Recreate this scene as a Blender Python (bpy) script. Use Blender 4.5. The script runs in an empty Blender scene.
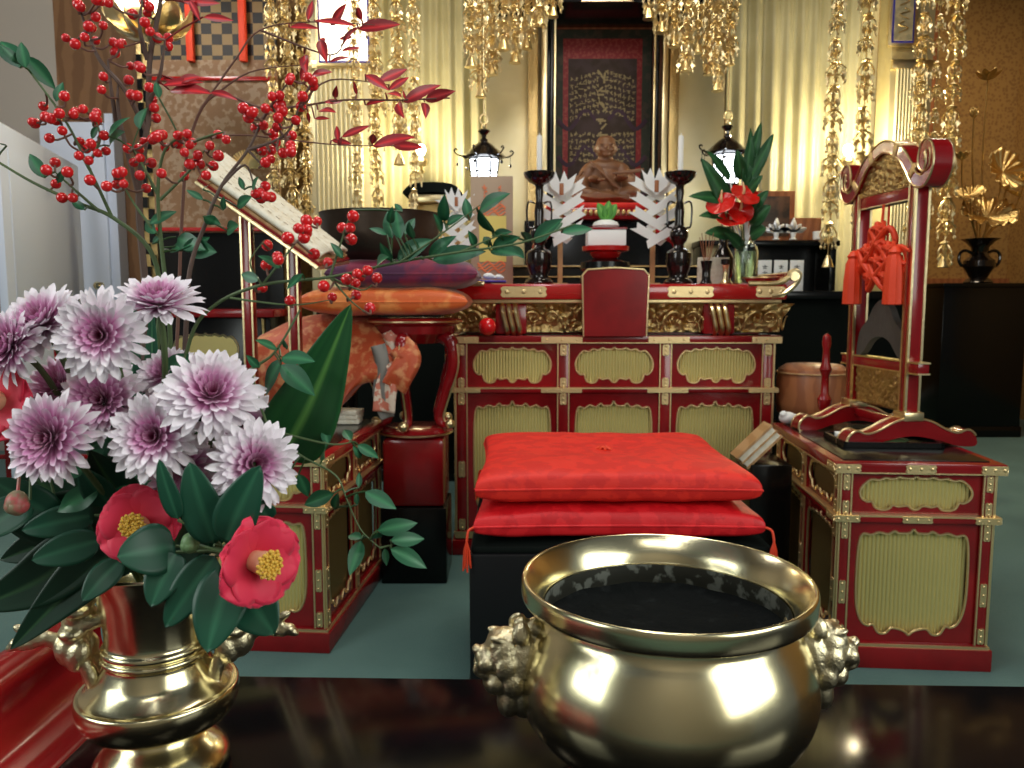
import bpy, bmesh, math, random
from mathutils import Vector, Matrix, noise
random.seed(7)
PI = math.pi
C = bpy.context.scene.collection
scn = bpy.context.scene

# ------------------------------------------------------------------ camera, world, lights, exposure
PITCH = math.atan(84/800)
cam_d = bpy.data.cameras.new('camera'); cam = bpy.data.objects.new('camera', cam_d); C.objects.link(cam)
cam.location = (0, 0, 1.1); cam.rotation_euler = (PI/2-PITCH, 0, 0)
cam_d.sensor_width = 36; cam_d.lens = 800/1024*36; cam_d.clip_start = .02; cam_d.clip_end = 60
cam_d.dof.use_dof = True; cam_d.dof.focus_distance = 1.0; cam_d.dof.aperture_fstop = 13
scn.camera = cam
scn.view_settings.view_transform = 'Standard'; scn.view_settings.look = 'None'
scn.view_settings.gamma = 1; scn.view_settings.use_curve_mapping = False
scn.view_settings.exposure = 0.0
w = bpy.data.worlds.new('world'); scn.world = w; w.use_nodes = True
w.node_tree.nodes['Background'].inputs[0].default_value = (.80, .90, 1.0, 1)
w.node_tree.nodes['Background'].inputs[1].default_value = .10

def area(name, loc, size, power, col, target=None, sy=None):
    d = bpy.data.lights.new(name, 'AREA'); d.size = size; d.energy = power; d.color = col
    if sy: d.shape = 'RECTANGLE'; d.size_y = sy
    o = bpy.data.objects.new(name, d); C.objects.link(o); o.location = loc
    if target is not None:
        o.rotation_euler = (Vector(target)-Vector(loc)).to_track_quat('-Z', 'Y').to_euler()
    return o
def point(name, loc, power, col, r=.04):
    d = bpy.data.lights.new(name, 'POINT'); d.energy = power; d.color = col; d.shadow_soft_size = r
    o = bpy.data.objects.new(name, d); C.objects.link(o); o.location = loc; return o
area('window_daylight_left', (-2.3, -.1, 1.9), 1.3, 30, (.92, 1, .95), (-.1, 1.0, .7), 1.4)
area('window_daylight_right', (2.1, -.5, 1.8), 2.0, 44, (.95, 1, .93), (.2, 1.0, .7), 1.4)
area('ceiling_light_front', (-.3, .3, 3.6), .3, 16, (.95, .98, 1), (-.2, 1.2, .5), 1.4)
area('altar_ceiling_light', (.4, 2.2, 3.8), .9, 40, (1, .95, .86), (.4, 3.2, .4), .9)
area('far_right_fill', (3.2, 6.2, 3.9), .8, 55, (1, .86, .62), (3.2, 6.8, 0), .8)  # added fill that brightens the dark far right region
area('left_ceiling_light', (-2.6, 3.2, 3.9), .8, 45, (1, .97, .95), (-2.9, 4.8, .8), .8)
area('rear_reflection_fill', (0, -1.2, 4.0), 1.6, 40, (1, .98, .88), (0, -3.2, 1.4), 1.0)  # added lamp, lights the unseen rear wall so the brass reflects it
area('alcove_light', (.5, 4.3, 4.1), 1.8, 26, (1, .88, .62), (.6, 5.6, 1.2), .3)

def P(px, py, Y):
    dy = 800*math.cos(PITCH)+(384-py)*math.sin(PITCH)
    dz = -800*math.sin(PITCH)+(384-py)*math.cos(PITCH)
    t = Y/dy
    return Vector(((px-512)*t, Y, 1.1+dz*t))
def S(n, Y): return n*Y/800.0

# ------------------------------------------------------------------ materials
def mat(name, col, rough=.5, metal=0, bump=None, var=None, coat=0, emit=None, trans=0, attr=False, spec=None, sheen=0, ior=None):
    m = bpy.data.materials.new(name); m.use_nodes = True
    nt = m.node_tree; b = nt.nodes['Principled BSDF']
    b.inputs['Base Color'].default_value = (*col, 1)
    b.inputs['Roughness'].default_value = rough; b.inputs['Metallic'].default_value = metal
    b.inputs['Coat Weight'].default_value = coat; b.inputs['Coat Roughness'].default_value = .05
    if spec is not None: b.inputs['Specular IOR Level'].default_value = spec
    if sheen: b.inputs['Sheen Weight'].default_value = sheen
    if trans: b.inputs['Transmission Weight'].default_value = trans
    if ior: b.inputs['IOR'].default_value = ior
    if emit: b.inputs['Emission Color'].default_value = (*emit[0], 1); b.inputs['Emission Strength'].default_value = emit[1]
    tc = nt.nodes.new('ShaderNodeTexCoord')
    if attr:
        a = nt.nodes.new('ShaderNodeAttribute'); a.attribute_name = 'Col'
        nt.links.new(a.outputs['Color'], b.inputs['Base Color'])
    if var:   # (scale, colour2, contrast lo, hi, kind)
        kind = var[4] if len(var) > 4 else 'noise'
        if kind == 'noise':
            t = nt.nodes.new('ShaderNodeTexNoise'); t.inputs['Scale'].default_value = var[0]; t.inputs['Detail'].default_value = 4; out = t.outputs['Fac']
        elif kind == 'voronoi':
            t = nt.nodes.new('ShaderNodeTexVoronoi'); t.inputs['Scale'].default_value = var[0]; out = t.outputs['Distance']
        else:
            t = nt.nodes.new('ShaderNodeTexWave'); t.inputs['Scale'].default_value = var[0]; t.inputs['Distortion'].default_value = 6; t.inputs['Detail'].default_value = 3; out = t.outputs['Fac']
        nt.links.new(tc.outputs['Object'], t.inputs['Vector'])
        r = nt.nodes.new('ShaderNodeValToRGB'); r.color_ramp.elements[0].position = var[2]; r.color_ramp.elements[1].position = var[3]
        r.color_ramp.elements[0].color = (*col, 1); r.color_ramp.elements[1].color = (*var[1], 1)
        nt.links.new(out, r.inputs[0]); nt.links.new(r.outputs[0], b.inputs['Base Color'])
    if bump:  # (scale, strength, dist)
        n = nt.nodes.new('ShaderNodeTexNoise'); n.inputs['Scale'].default_value = bump[0]; n.inputs['Detail'].default_value = 5
        bp = nt.nodes.new('ShaderNodeBump'); bp.inputs['Strength'].default_value = bump[1]; bp.inputs['Distance'].default_value = bump[2]
        nt.links.new(tc.outputs['Object'], n.inputs['Vector']); nt.links.new(n.outputs['Fac'], bp.inputs['Height']); nt.links.new(bp.outputs[0], b.inputs['Normal'])
    return m
M = {}
M['red'] = mat('red_lacquer', (.27, .006, .009), .20, coat=.2, var=(6, (.16, .004, .006), .4, .7))
M['red2'] = mat('bright_red_lacquer', (.42, .008, .008), .2, coat=.6)
M['black'] = mat('black_lacquer', (.005, .005, .005), .2, spec=.3)
M['tabletop'] = mat('black_table_lacquer', (.004, .004, .005), .11, spec=.06, bump=(9, .03, .003))
M['satinblack'] = mat('satin_black', (.006, .006, .007), .38, spec=.3)
M['check'] = mat('black_gold_chequer', (.01, .009, .008), .5, .2)
_n = M['check'].node_tree; _c = _n.nodes.new('ShaderNodeTexChecker'); _c.inputs['Scale'].default_value = 15; _c.inputs['Color1'].default_value = (.008, .007, .007, 1); _c.inputs['Color2'].default_value = (.20, .13, .05, 1)
_t = _n.nodes.new('ShaderNodeTexCoord'); _n.links.new(_t.outputs['Object'], _c.inputs['Vector']); _n.links.new(_c.outputs['Color'], _n.nodes['Principled BSDF'].inputs['Base Color'])
M['blackmatte'] = mat('dark_cloth', (.008, .010, .009), .9, spec=.0)
M['gold'] = mat('gilt', (.84, .68, .38), .30, 1, bump=(60, .15, .004))
M['goldfit'] = mat('gilt_fitting', (.82, .62, .32), .36, .9, bump=(220, .35, .003))
M['goldleaf'] = mat('gold_leaf_panel', (.72, .62, .34), .45, .6, bump=(5, .1, .01), var=(3.5, (.80, .71, .46), .35, .7))
M['goldcarve'] = mat('carved_gilt', (.66, .47, .20), .34, 1, bump=(70, .5, .01))
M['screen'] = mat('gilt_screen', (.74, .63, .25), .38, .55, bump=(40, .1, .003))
M['screen_shaded'] = mat('shaded_gilt_screen', (.26, .17, .06), .45, .7, bump=(40, .1, .003))  # same gilt as the front screens, side shade put into the colour
M['brass'] = mat('polished_brass', (.80, .72, .46), .20, 1, bump=(18, .03, .01), var=(7, (.70, .60, .34), .4, .75))
M['brasshandle'] = mat('cast_brass', (.66, .58, .38), .33, 1, bump=(260, .5, .002))
M['bronze'] = mat('dark_bronze', (.018, .013, .012), .16, .55, coat=.6)
M['bowl'] = mat('old_bronze_bowl', (.045, .032, .026), .38, .7, bump=(14, .2, .01), var=(5, (.08, .055, .04), .4, .7))
M['carpet'] = mat('teal_carpet', (.040, .115, .106), .95, var=(2.2, (.068, .160, .146), .35, .7), bump=(260, .6, .004), sheen=.2)
M['ceiling'] = mat('ceiling_board', (.16, .11, .06), .7, var=(2, (.10, .07, .04), .4, .6, 'wave'))
M['wallb'] = mat('brown_gold_wallcloth', (.30, .155, .05), .62, .15, var=(34, (.42, .24, .075), .30, .55, 'voronoi'), bump=(80, .2, .003))
M['wallw'] = mat('brown_wood_wall', (.16, .075, .028), .6, var=(3, (.22, .11, .045), .35, .65, 'wave'))
M['wallp'] = mat('beige_plaster', (.42, .38, .33), .85, bump=(30, .1, .004))
M['white'] = mat('white_door_paint', (.66, .73, .86), .45)
M['curtain'] = mat('gold_curtain', (.44, .40, .23), .5, .1, var=(3, (.54, .50, .31), .35, .65), sheen=.2)
M['paper'] = mat('white_paper', (.82, .83, .82), .7)
M['book'] = mat('book_paper', (.78, .74, .62), .7, var=(60, (.70, .64, .50), .45, .6))
M['wood'] = mat('pale_wood', (.50, .30, .14), .5, var=(7, (.40, .22, .09), .35, .65, 'wave'))
M['wood2'] = mat('orange_wood', (.36, .13, .05), .4, var=(5, (.27, .09, .035), .35, .65, 'wave'))
M['statue'] = mat('carved_brown_wood', (.21, .088, .036), .45, var=(9, (.14, .056, .024), .35, .65), bump=(40, .25, .006))
M['cushion'] = mat('red_damask', (.64, .009, .005), .6, var=(22, (.76, .018, .008), .47, .53), bump=(20, .35, .008))
M['cushion2'] = mat('crimson_damask', (.62, .004, .010), .5, var=(26, (.76, .012, .018), .47, .53), bump=(20, .35, .008))
M['purple'] = mat('purple_brocade', (.075, .008, .055), .6, var=(9, (.22, .008, .045), .47, .57), bump=(30, .25, .004), sheen=.3)
M['orange'] = mat('orange_silk', (.72, .13, .022), .42, var=(18, (.85, .28, .07), .48, .6), bump=(24, .3, .005), sheen=.2)
M['orangeb'] = mat('orange_brocade', (.46, .065, .014), .5, .1, var=(26, (.62, .24, .09), .50, .62), bump=(40, .3, .004), sheen=.2)
M['brocedge'] = mat('pink_brocade_border', (.55, .16, .10), .5, var=(30, (.72, .58, .46), .48, .54), bump=(40, .3, .004))
M['lining'] = mat('grey_silk_lining', (.20, .19, .17), .6)
M['tassel'] = mat('vermilion_silk_cord', (.74, .050, .010), .55, bump=(120, .5, .003))
M['berry'] = mat('glossy_red_berry', (.74, .012, .016), .16, coat=.5)
M['twig'] = mat('brown_twig', (.12, .075, .06), .7, bump=(60, .4, .003))
M['gtwig'] = mat('green_twig', (.09, .14, .055), .6)
M['stalk'] = mat('reddish_stalk', (.16, .07, .05), .6)
M['leaf'] = mat('leaf', (.02, .1, .03), .40, attr=True, spec=.4)
M['petal'] = mat('petal', (.8, .6, .8), .6, attr=True, sheen=.2)
M['stamen'] = mat('yellow_stamen', (.80, .48, .06), .6)
M['glow'] = mat('lit_lantern_glass', (.9, .95, 1), .4, emit=((.86, .93, 1), 9))
M['warmglow'] = mat('lit_lamp_glass', (1, .9, .7), .4, emit=((1, .90, .66), 14))
M['candle'] = mat('candle_wax', (.80, .79, .76), .45)
M['glass'] = mat('clear_glass', (.90, .97, .93), .03, trans=1, ior=1.45)
M['water'] = mat('cloudy_water', (.62, .78, .55), .05, trans=.85, ior=1.33)
M['ash'] = mat('grey_ash', (.008, .009, .009), .97, spec=.05, var=(40, (.016, .018, .018), .56, .72), bump=(60, 1, .006))
M['soot'] = mat('sooty_brass', (.022, .022, .016), .6, .3, var=(55, (.15, .16, .14), .52, .60))
M['iron'] = mat('grey_stone_chime', (.085, .08, .074), .5, .3, bump=(20, .4, .01))
M['brocade'] = mat('brown_figured_brocade', (.23, .125, .06), .6, .1, var=(24, (.32, .22, .14), .5, .56), bump=(60, .3, .003))
M['scrollg'] = mat('green_brocade_mount', (.045, .05, .028), .6, .1, var=(16, (.085, .065, .04), .5, .56))
M['scrollr'] = mat('red_brocade_border', (.34, .018, .018), .55, var=(50, (.44, .06, .04), .5, .56))
M['scrollc'] = mat('aged_scroll_silk', (.060, .034, .020), .7, var=(10, (.085, .05, .045), .4, .6))
M['ink'] = mat('faded_gold_ink', (.42, .32, .15), .6, .2)
M['ink2'] = mat('violet_ink', (.08, .038, .06), .7)
M['blueline'] = mat('blue_border', (.03, .03, .35), .5)
M['pic'] = mat('dark_photo', (.035, .02, .012), .4, var=(9, (.13, .06, .03), .45, .6))
M['greywhite'] = mat('silvery_foil', (.75, .76, .78), .35, .4)
M['blackink'] = mat('black_ink', (.012, .012, .012), .6)
M['orangeprint'] = mat('orange_print', (.75, .20, .08), .6)
M['yellowprint'] = mat('yellow_print', (.72, .60, .16), .6)
M['card'] = mat('tan_card', (.42, .31, .22), .7)
M['cloth_purple'] = mat('violet_cloth', (.045, .012, .30), .6, sheen=.3)
M['violet'] = M['ink2']

# ------------------------------------------------------------------ mesh builder
class MB:
    def __init__(s): s.v = []; s.f = []; s.c = []; s.T = Matrix.Identity(4)
    def add(s, vs, fs, col=None):
        n = len(s.v)
        for p in vs: s.v.append(s.T @ Vector(p))
        if col is None: s.c += [(1, 1, 1)]*len(vs)
        elif isinstance(col, tuple): s.c += [col]*len(vs)
        else: s.c += list(col)
        for f in fs: s.f.append([i+n for i in f])
        return s
    def box(s, x0, x1, y0, y1, z0, z1, bv=0):
        if x0 > x1: x0, x1 = x1, x0
        if y0 > y1: y0, y1 = y1, y0
        if z0 > z1: z0, z1 = z1, z0
        if bv <= 0:
            vs = [(x, y, z) for x in (x0, x1) for y in (y0, y1) for z in (z0, z1)]
            return s.add(vs, [(0, 1, 3, 2), (4, 6, 7, 5), (0, 4, 5, 1), (2, 3, 7, 6), (0, 2, 6, 4), (1, 5, 7, 3)])
        bm = bmesh.new(); bmesh.ops.create_cube(bm, size=1)
        for v in bm.verts: v.co = Vector(((x0+x1)/2+v.co.x*(x1-x0), (y0+y1)/2+v.co.y*(y1-y0), (z0+z1)/2+v.co.z*(z1-z0)))
        bmesh.ops.bevel(bm, geom=bm.edges[:], offset=bv, segments=2, affect='EDGES', profile=.5)
        return s.bm(bm)
    def bm(s, bm, col=None):
        bm.verts.index_update()
        s.add([v.co.copy() for v in bm.verts], [[v.index for v in f.verts] for f in bm.faces], col); bm.free(); return s
    def lathe(s, prof, seg=32, c=(0, 0, 0), a0=0, squash=1, lobes=0, la=0):
        vs = []; n = len(prof)
        for i in range(seg):
            a = a0+2*PI*i/seg; k = 1+(la*math.cos(lobes*a) if lobes else 0)
            for r, z in prof: vs.append((c[0]+r*k*math.cos(a), c[1]+r*k*squash*math.sin(a), c[2]+z))
        fs = [(i*n+j, ((i+1) % seg)*n+j, ((i+1) % seg)*n+j+1, i*n+j+1) for i in range(seg) for j in range(n-1)]
        if prof[0][0] > 1e-5: fs.append([i*n for i in range(seg)][::-1])
        return s.add(vs, fs)
    def tube(s, pts, r, seg=8, cap=True, flat=1, up=None):
        pts = [Vector(p) for p in pts]; n = len(pts)
        rs = r if isinstance(r, (list, tuple)) else [r]*n
        vs = []; u = None
        for i, p in enumerate(pts):
            t = (pts[min(i+1, n-1)]-pts[max(i-1, 0)])
            if t.length < 1e-9: t = Vector((0, 0, 1))
            t.normalize()
            if u is None:
                h = Vector(up) if up else (Vector((0, 0, 1)) if abs(t.z) < .9 else Vector((1, 0, 0)))
                u = (h-t*h.dot(t)).normalized()
            else:
                u = u-t*u.dot(t)
                u = u.normalized() if u.length > 1e-6 else t.orthogonal().normalized()
            w_ = t.cross(u)
            for k in range(seg):
                a = 2*PI*k/seg
                vs.append(p+(u*math.cos(a)+w_*math.sin(a)*flat)*rs[i])
        fs = [(i*seg+k, i*seg+(k+1) % seg, (i+1)*seg+(k+1) % seg, (i+1)*seg+k) for i in range(n-1) for k in range(seg)]
        if cap: fs += [list(range(seg))[::-1], [(n-1)*seg+k for k in range(seg)]]
        return s.add(vs, fs)
    def sph(s, c, r, su=12, sv=8, rot=None):
        r = (r, r, r) if isinstance(r, (int, float)) else r
        vs = []; c = Vector(c)
        for j in range(sv+1):
            ph = PI*j/sv
            for i in range(su):
                a = 2*PI*i/su
                p = Vector((r[0]*math.sin(ph)*math.cos(a), r[1]*math.sin(ph)*math.sin(a), r[2]*math.cos(ph)))
                if rot is not None: p = rot @ p
                vs.append(c+p)
        fs = [(j*su+i, (j+1)*su+i, (j+1)*su+(i+1) % su, j*su+(i+1) % su) for j in range(sv) for i in range(su)]
        return s.add(vs, fs)
    def prism(s, pts, y0, y1):       # outline in xz, extruded along y
        n = len(pts)
        vs = [(x, y0, z) for x, z in pts]+[(x, y1, z) for x, z in pts]
        fs = [list(range(n)), [n+i for i in range(n)][::-1]]+[(i, (i+1) % n, n+(i+1) % n, n+i) for i in range(n)]
        return s.add(vs, fs)
    def grid(s, fn, nu, nv, col=None, closed=False):
        vs = [fn(i/(nu-1), j/(nv-1)) for i in range(nu) for j in range(nv)]
        cs = None if col is None else [col(i/(nu-1), j/(nv-1)) for i in range(nu) for j in range(nv)]
        return s.add(vs, [(i*nv+j, (i+1)*nv+j, (i+1)*nv+j+1, i*nv+j+1) for i in range(nu-1) for j in range(nv-1)], cs)
    def holepanel(s, x0, x1, z0, z1, out, y0, y1):
        bm = bmesh.new()
        def ring(pp):
            vv = [bm.verts.new((x, y0, z)) for x, z in pp]
            return [bm.edges.new((vv[i], vv[(i+1) % len(vv)])) for i in range(len(vv))]
        e = ring([(x0, z0), (x1, z0), (x1, z1), (x0, z1)])+ring(out)
        bmesh.ops.triangle_fill(bm, use_beauty=True, edges=e)
        r = bmesh.ops.extrude_face_region(bm, geom=bm.faces[:])
        for g in r['geom']:
            if isinstance(g, bmesh.types.BMVert): g.co.y = y1
        return s.bm(bm)
    def build(s, name, m, parent=None, ang=35, thick=0, remesh=0, sub=0, smooth=True):
        me = bpy.data.meshes.new(name); me.from_pydata([tuple(v) for v in s.v], [], s.f)
        ca = me.color_attributes.new('Col', 'FLOAT_COLOR', 'POINT')
        ca.data.foreach_set('color', [x for c in s.c for x in (c[0], c[1], c[2], 1)])
        me.validate()
        b = bmesh.new(); b.from_mesh(me); bmesh.ops.recalc_face_normals(b, faces=b.faces[:]); b.to_mesh(me); b.free()
        if smooth:
            me.shade_smooth()
            if not remesh and not sub: me.set_sharp_from_angle(angle=math.radians(ang))
        mm = M[m] if isinstance(m, str) else m
        me.materials.append(mm)
        o = bpy.data.objects.new(name, me); C.objects.link(o)
        if parent is not None: o.parent = parent
        if thick:
            k = o.modifiers.new('solid', 'SOLIDIFY'); k.thickness = thick; k.offset = 0
        if remesh:
            k = o.modifiers.new('remesh', 'REMESH'); k.mode = 'VOXEL'; k.voxel_size = remesh; k.use_smooth_shade = True
            k = o.modifiers.new('smooth', 'SMOOTH'); k.iterations = 8 if remesh < .002 else 3; k.factor = .6
        if sub:
            k = o.modifiers.new('sub', 'SUBSURF'); k.levels = sub; k.render_levels = sub
        return o
def tag(o, label, cat, group=None):
    o['label'] = label; o['category'] = cat
    if group: o['group'] = group
    return o
def thing(name, label, cat, loc=(0, 0, 0), rz=0, group=None):
    o = bpy.data.objects.new(name, None); C.objects.link(o); o.location = loc; o.rotation_euler = (0, 0, rz)
    o.empty_display_size = .05
    return tag(o, label, cat, group)
def struct(o): o['kind'] = 'structure'; return o
def tree(o): return [o]+[x for c in o.children for x in tree(c)]
def dup(root, loc=None, rz=None, label=None, scale=None, parent=None):
    r = root.copy(); C.objects.link(r)
    if parent is not None: r.parent = parent
    if loc is not None: r.location = loc
    if rz is not None: r.rotation_euler = (0, 0, rz)
    if scale: r.scale = (scale,)*3
    if label: r['label'] = label
    for ch in list(root.children): dup(ch, parent=r)
    return r
def catmull(pts, n=6, closed=True):
    out = []; N = len(pts); rng = range(N) if closed else range(N-1)
    for i in rng:
        if closed: p = [Vector(pts[(i+k-1) % N]) for k in range(4)]
        else: p = [Vector(pts[min(max(i+k-1, 0), N-1)]) for k in range(4)]
        for j in range(n):
            t = j/n
            out.append(.5*((2*p[1])+(p[2]-p[0])*t+(2*p[0]-5*p[1]+4*p[2]-p[3])*t*t+(3*p[1]-p[0]-3*p[2]+p[3])*t**3))
    if not closed: out.append(Vector(pts[-1]))
    return out
def arc_pts(c, r, a0, a1, n=8): return [(c[0]+r*math.cos(math.radians(a0+(a1-a0)*i/n)), c[1]+r*math.sin(math.radians(a0+(a1-a0)*i/n))) for i in range(n+1)]

# ------------------------------------------------------------------ room
def sbox(name, m, *a, bv=0):
    return struct(MB().box(*a, bv=bv).build(name, m))
sbox('floor', 'carpet', -5, 5, -3, 8.1, -.14, -.04)
sbox('ceiling', 'ceiling', -5, 5, 1.2, 8.1, 4.3, 4.4)
sbox('wall_back', 'wallb', -5, 5, 8, 8.15, -.04, 4.3)
sbox('wall_right', 'wallb', 4.9, 5, 1.2, 8, -.04, 4.3)
sbox('wall_left', 'wallp', -5, -4.9, 1.2, 8, -.04, 4.3)
sbox('wall_front', 'wallp', -5, 5, -3.3, -3.2, -.04, 4.3)  # unseen wall behind the camera, added for the brass to reflect
sbox('baseboard_back', 'white', 2.2, 4.9, 7.97, 8, -.04, .06)
sbox('wall_left_recess', 'wallp', -4.9, -3.30, 6.0, 6.1, -.04, 4.3)     # plaster return behind the doors
sbox('wall_brown_left', 'wallw', -3.30, -1.9, 6.0, 6.1, -.04, 4.3)
sbox('trim_1', 'wood2', 3.95, 4.06, 7.93, 8, -.04, 4.3)
sbox('trim_2', 'wood2', 4.06, 4.9, 7.95, 8, 1.25, 1.31)
# doors at the left
d1 = struct(MB().box(0, 1.45, -.02, .02, 0, 2.0, bv=.004).build('door_1', 'white'))
d1.location = (-2.62, 4.15, .005); d1.rotation_euler = (0, 0, math.radians(104))
MB().box(.12, 1.33, -.026, .026, .15, .95, bv=.004).box(.12, 1.33, -.026, .026, 1.05, 1.88, bv=.004).build('door_panel', 'white', d1)
d2 = struct(MB().box(-.45, 0, -.02, .02, 0, 2.35, bv=.004).build('door_2', 'white'))
pp = P(112, 285, 5.85); d2.location = (pp.x, 5.85, .005)
k = MB(); k.T = Matrix.Translation((-.07, -.02, pp.z-.01)) @ Matrix.Rotation(PI/2, 4, 'X')
k.lathe([(.026, 0), (.026, .006), (.01, .01), (.01, .035), (.024, .045), (.028, .058), (.02, .07), (0, .073)], 16); k.build('door_handle', 'brass', d2)
sbox('trim_3', 'white', pp.x, pp.x+.06, 5.86, 5.99, 0, 2.42)
# overhead beams that carry the hangings
sbox('trim_4', 'black', -2.2, 3.3, 4.62, 4.86, 3.28, 3.42, bv=.008)
# ------------------------------------------------------------------ lacquer cabinets
WIDE = [(0, 1), (.06, .90), (.22, .90), (.30, .96), (.42, .84), (.55, .90), (.66, .76), (.80, .80), (.93, .5), (1, .1), (.97, -.3), (.86, -.52), (.78, -.50), (.72, -.84), (.60, -.98), (.47, -.92), (.40, -.70), (.30, -.78), (.14, -.72), (.06, -.9)]
TALL = [(0, 1), (.07, .93), (.26, .92), (.34, .96), (.46, .90), (.62, .93), (.76, .88), (.90, .90), (.97, .78), (1, .4), (1, -.2), (.96, -.55), (.86, -.78), (.74, -.84), (.66, -.82), (.56, -.97), (.42, -.98), (.32, -.88), (.16, -.90), (.06, -.95)]
def cart(shape, cx, cz, hw, hh):
    h = [(x, z) for x, z in shape]; full = h+[(-x, z) for x, z in h[::-1] if x > 0.0]
    # starts at the top, runs down the right side, returns up the left
    low = [(0, shape[-1][1]-.05)]
    full = h+low+[(-x, z) for x, z in h[::-1] if x > 0.0]
    return [(cx+p.x*hw, cz+p.y*hh) for p in catmull(full, 3)]
def fitting(mb, x0, x1, z0, z1, y, t=.004):
    w, h = x1-x0, z1-z0
    if w >= h:
        e = h*.5; pts = [(x0, z0+h*.2), (x0+e*.4, z0), (x1-e*.4, z0), (x1, z0+h*.2), (x1-e*.25, z0+h*.5), (x1, z1-h*.2), (x1-e*.4, z1), (x0+e*.4, z1), (x0, z1-h*.2), (x0+e*.25, z0+h*.5)]
        bumps = [(x0+w*.14, z0+h/2), (x1-w*.14, z0+h/2), (x0+w*.5, z0+h/2)]
    else:
        e = w*.5; pts = [(x0+w*.2, z0), (x0+w*.5, z0+e*.25), (x1-w*.2, z0), (x1, z0+e*.4), (x1, z1-e*.4), (x1-w*.2, z1), (x0+w*.5, z1-e*.25), (x0+w*.2, z1), (x0, z1-e*.4), (x0, z0+e*.4)]
        bumps = [(x0+w/2, z0+h*.14), (x0+w/2, z1-h*.14), (x0+w/2, z0+h*.5)]
    mb.prism(pts, y-t, y)
    for bx, bz in bumps: mb.sph((bx, y-t, bz), (min(w, h)*.22, .003, min(w, h)*.22), 8, 5)
def ribbed(mb, x0, x1, z0, z1, y, pitch=.0125):
    n = max(4, int((x1-x0)/pitch)); K = 6; vs = []
    for i in range(n*K+1):
        x = x0+(x1-x0)*i/(n*K); a = (i % K)/K
        yy = y-.0038*math.sin(PI*a)
        vs += [(x, yy, z0), (x, yy, z1)]
    mb.add(vs, [(2*i, 2*i+2, 2*i+3, 2*i+1) for i in range(n*K)])
def face(par, T, W, zs, cols, post=.035, scr='screen', fit=True, midfit=True):
    """one side of a cabinet. local x along the side, outward = -y; zs = (bottom, mid, top) of the framed field"""
    zb, zm, zt = zs; cw = (W-post)/cols
    for c in range(cols+1):
        x = c*cw
        mb = MB(); mb.T = T; mb.box(x, x+post, -.004, .02, zb, zt, bv=.002); po = mb.build('post', 'red', par)
        mb = MB(); mb.T = T
        for xx in (x-.001, x+post-.004): mb.box(xx, xx+.005, -.0065, .0, zb, zt)
        mb.build('gilt_edge', 'goldfit', po)
        if fit:
            rows = [(zt-.055, zt-.004), (zm+.012, zm+.055), (zm-.066, zm-.012)]
            if zm-zb > .2: rows += [((zb+zm)/2-.075, (zb+zm)/2+.0), (zb+.004, zb+.055)]
            for a, b in rows:
                mb = MB(); mb.T = T; fitting(mb, x+post*.22, x+post*.78, a, b, -.004); mb.build('metal_fitting', 'goldfit', po)
    for c in range(cols):
        x0 = c*cw+post; x1 = (c+1)*cw; cx = (x0+x1)/2
        for (a, b, sh, kx, kz) in ((zm+.012, zt, WIDE, .86, .82), (zb, zm-.012, TALL, .86, .88)):
            hw = (x1-x0)/2*kx; hh = (b-a)/2*kz; cz = (a+b)/2
            out = cart(sh, cx, cz, hw, hh)
            mb = MB(); mb.T = T; mb.holepanel(x0, x1, a, b, out, .006, .014); pn = mb.build('panel', 'red', par)
            mb = MB(); mb.T = T; ribbed(mb, cx-hw*1.02, cx+hw*1.02, cz-hh*1.06, cz+hh*1.06, .024); mb.build('ribbed_screen', scr, pn)
            mb = MB(); mb.T = T; pts = [(p[0], .006, p[1]) for p in out]; mb.tube(pts+[pts[0]], .0042, 6, cap=False); mb.build('gilt_rim', 'goldfit', pn)
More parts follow.
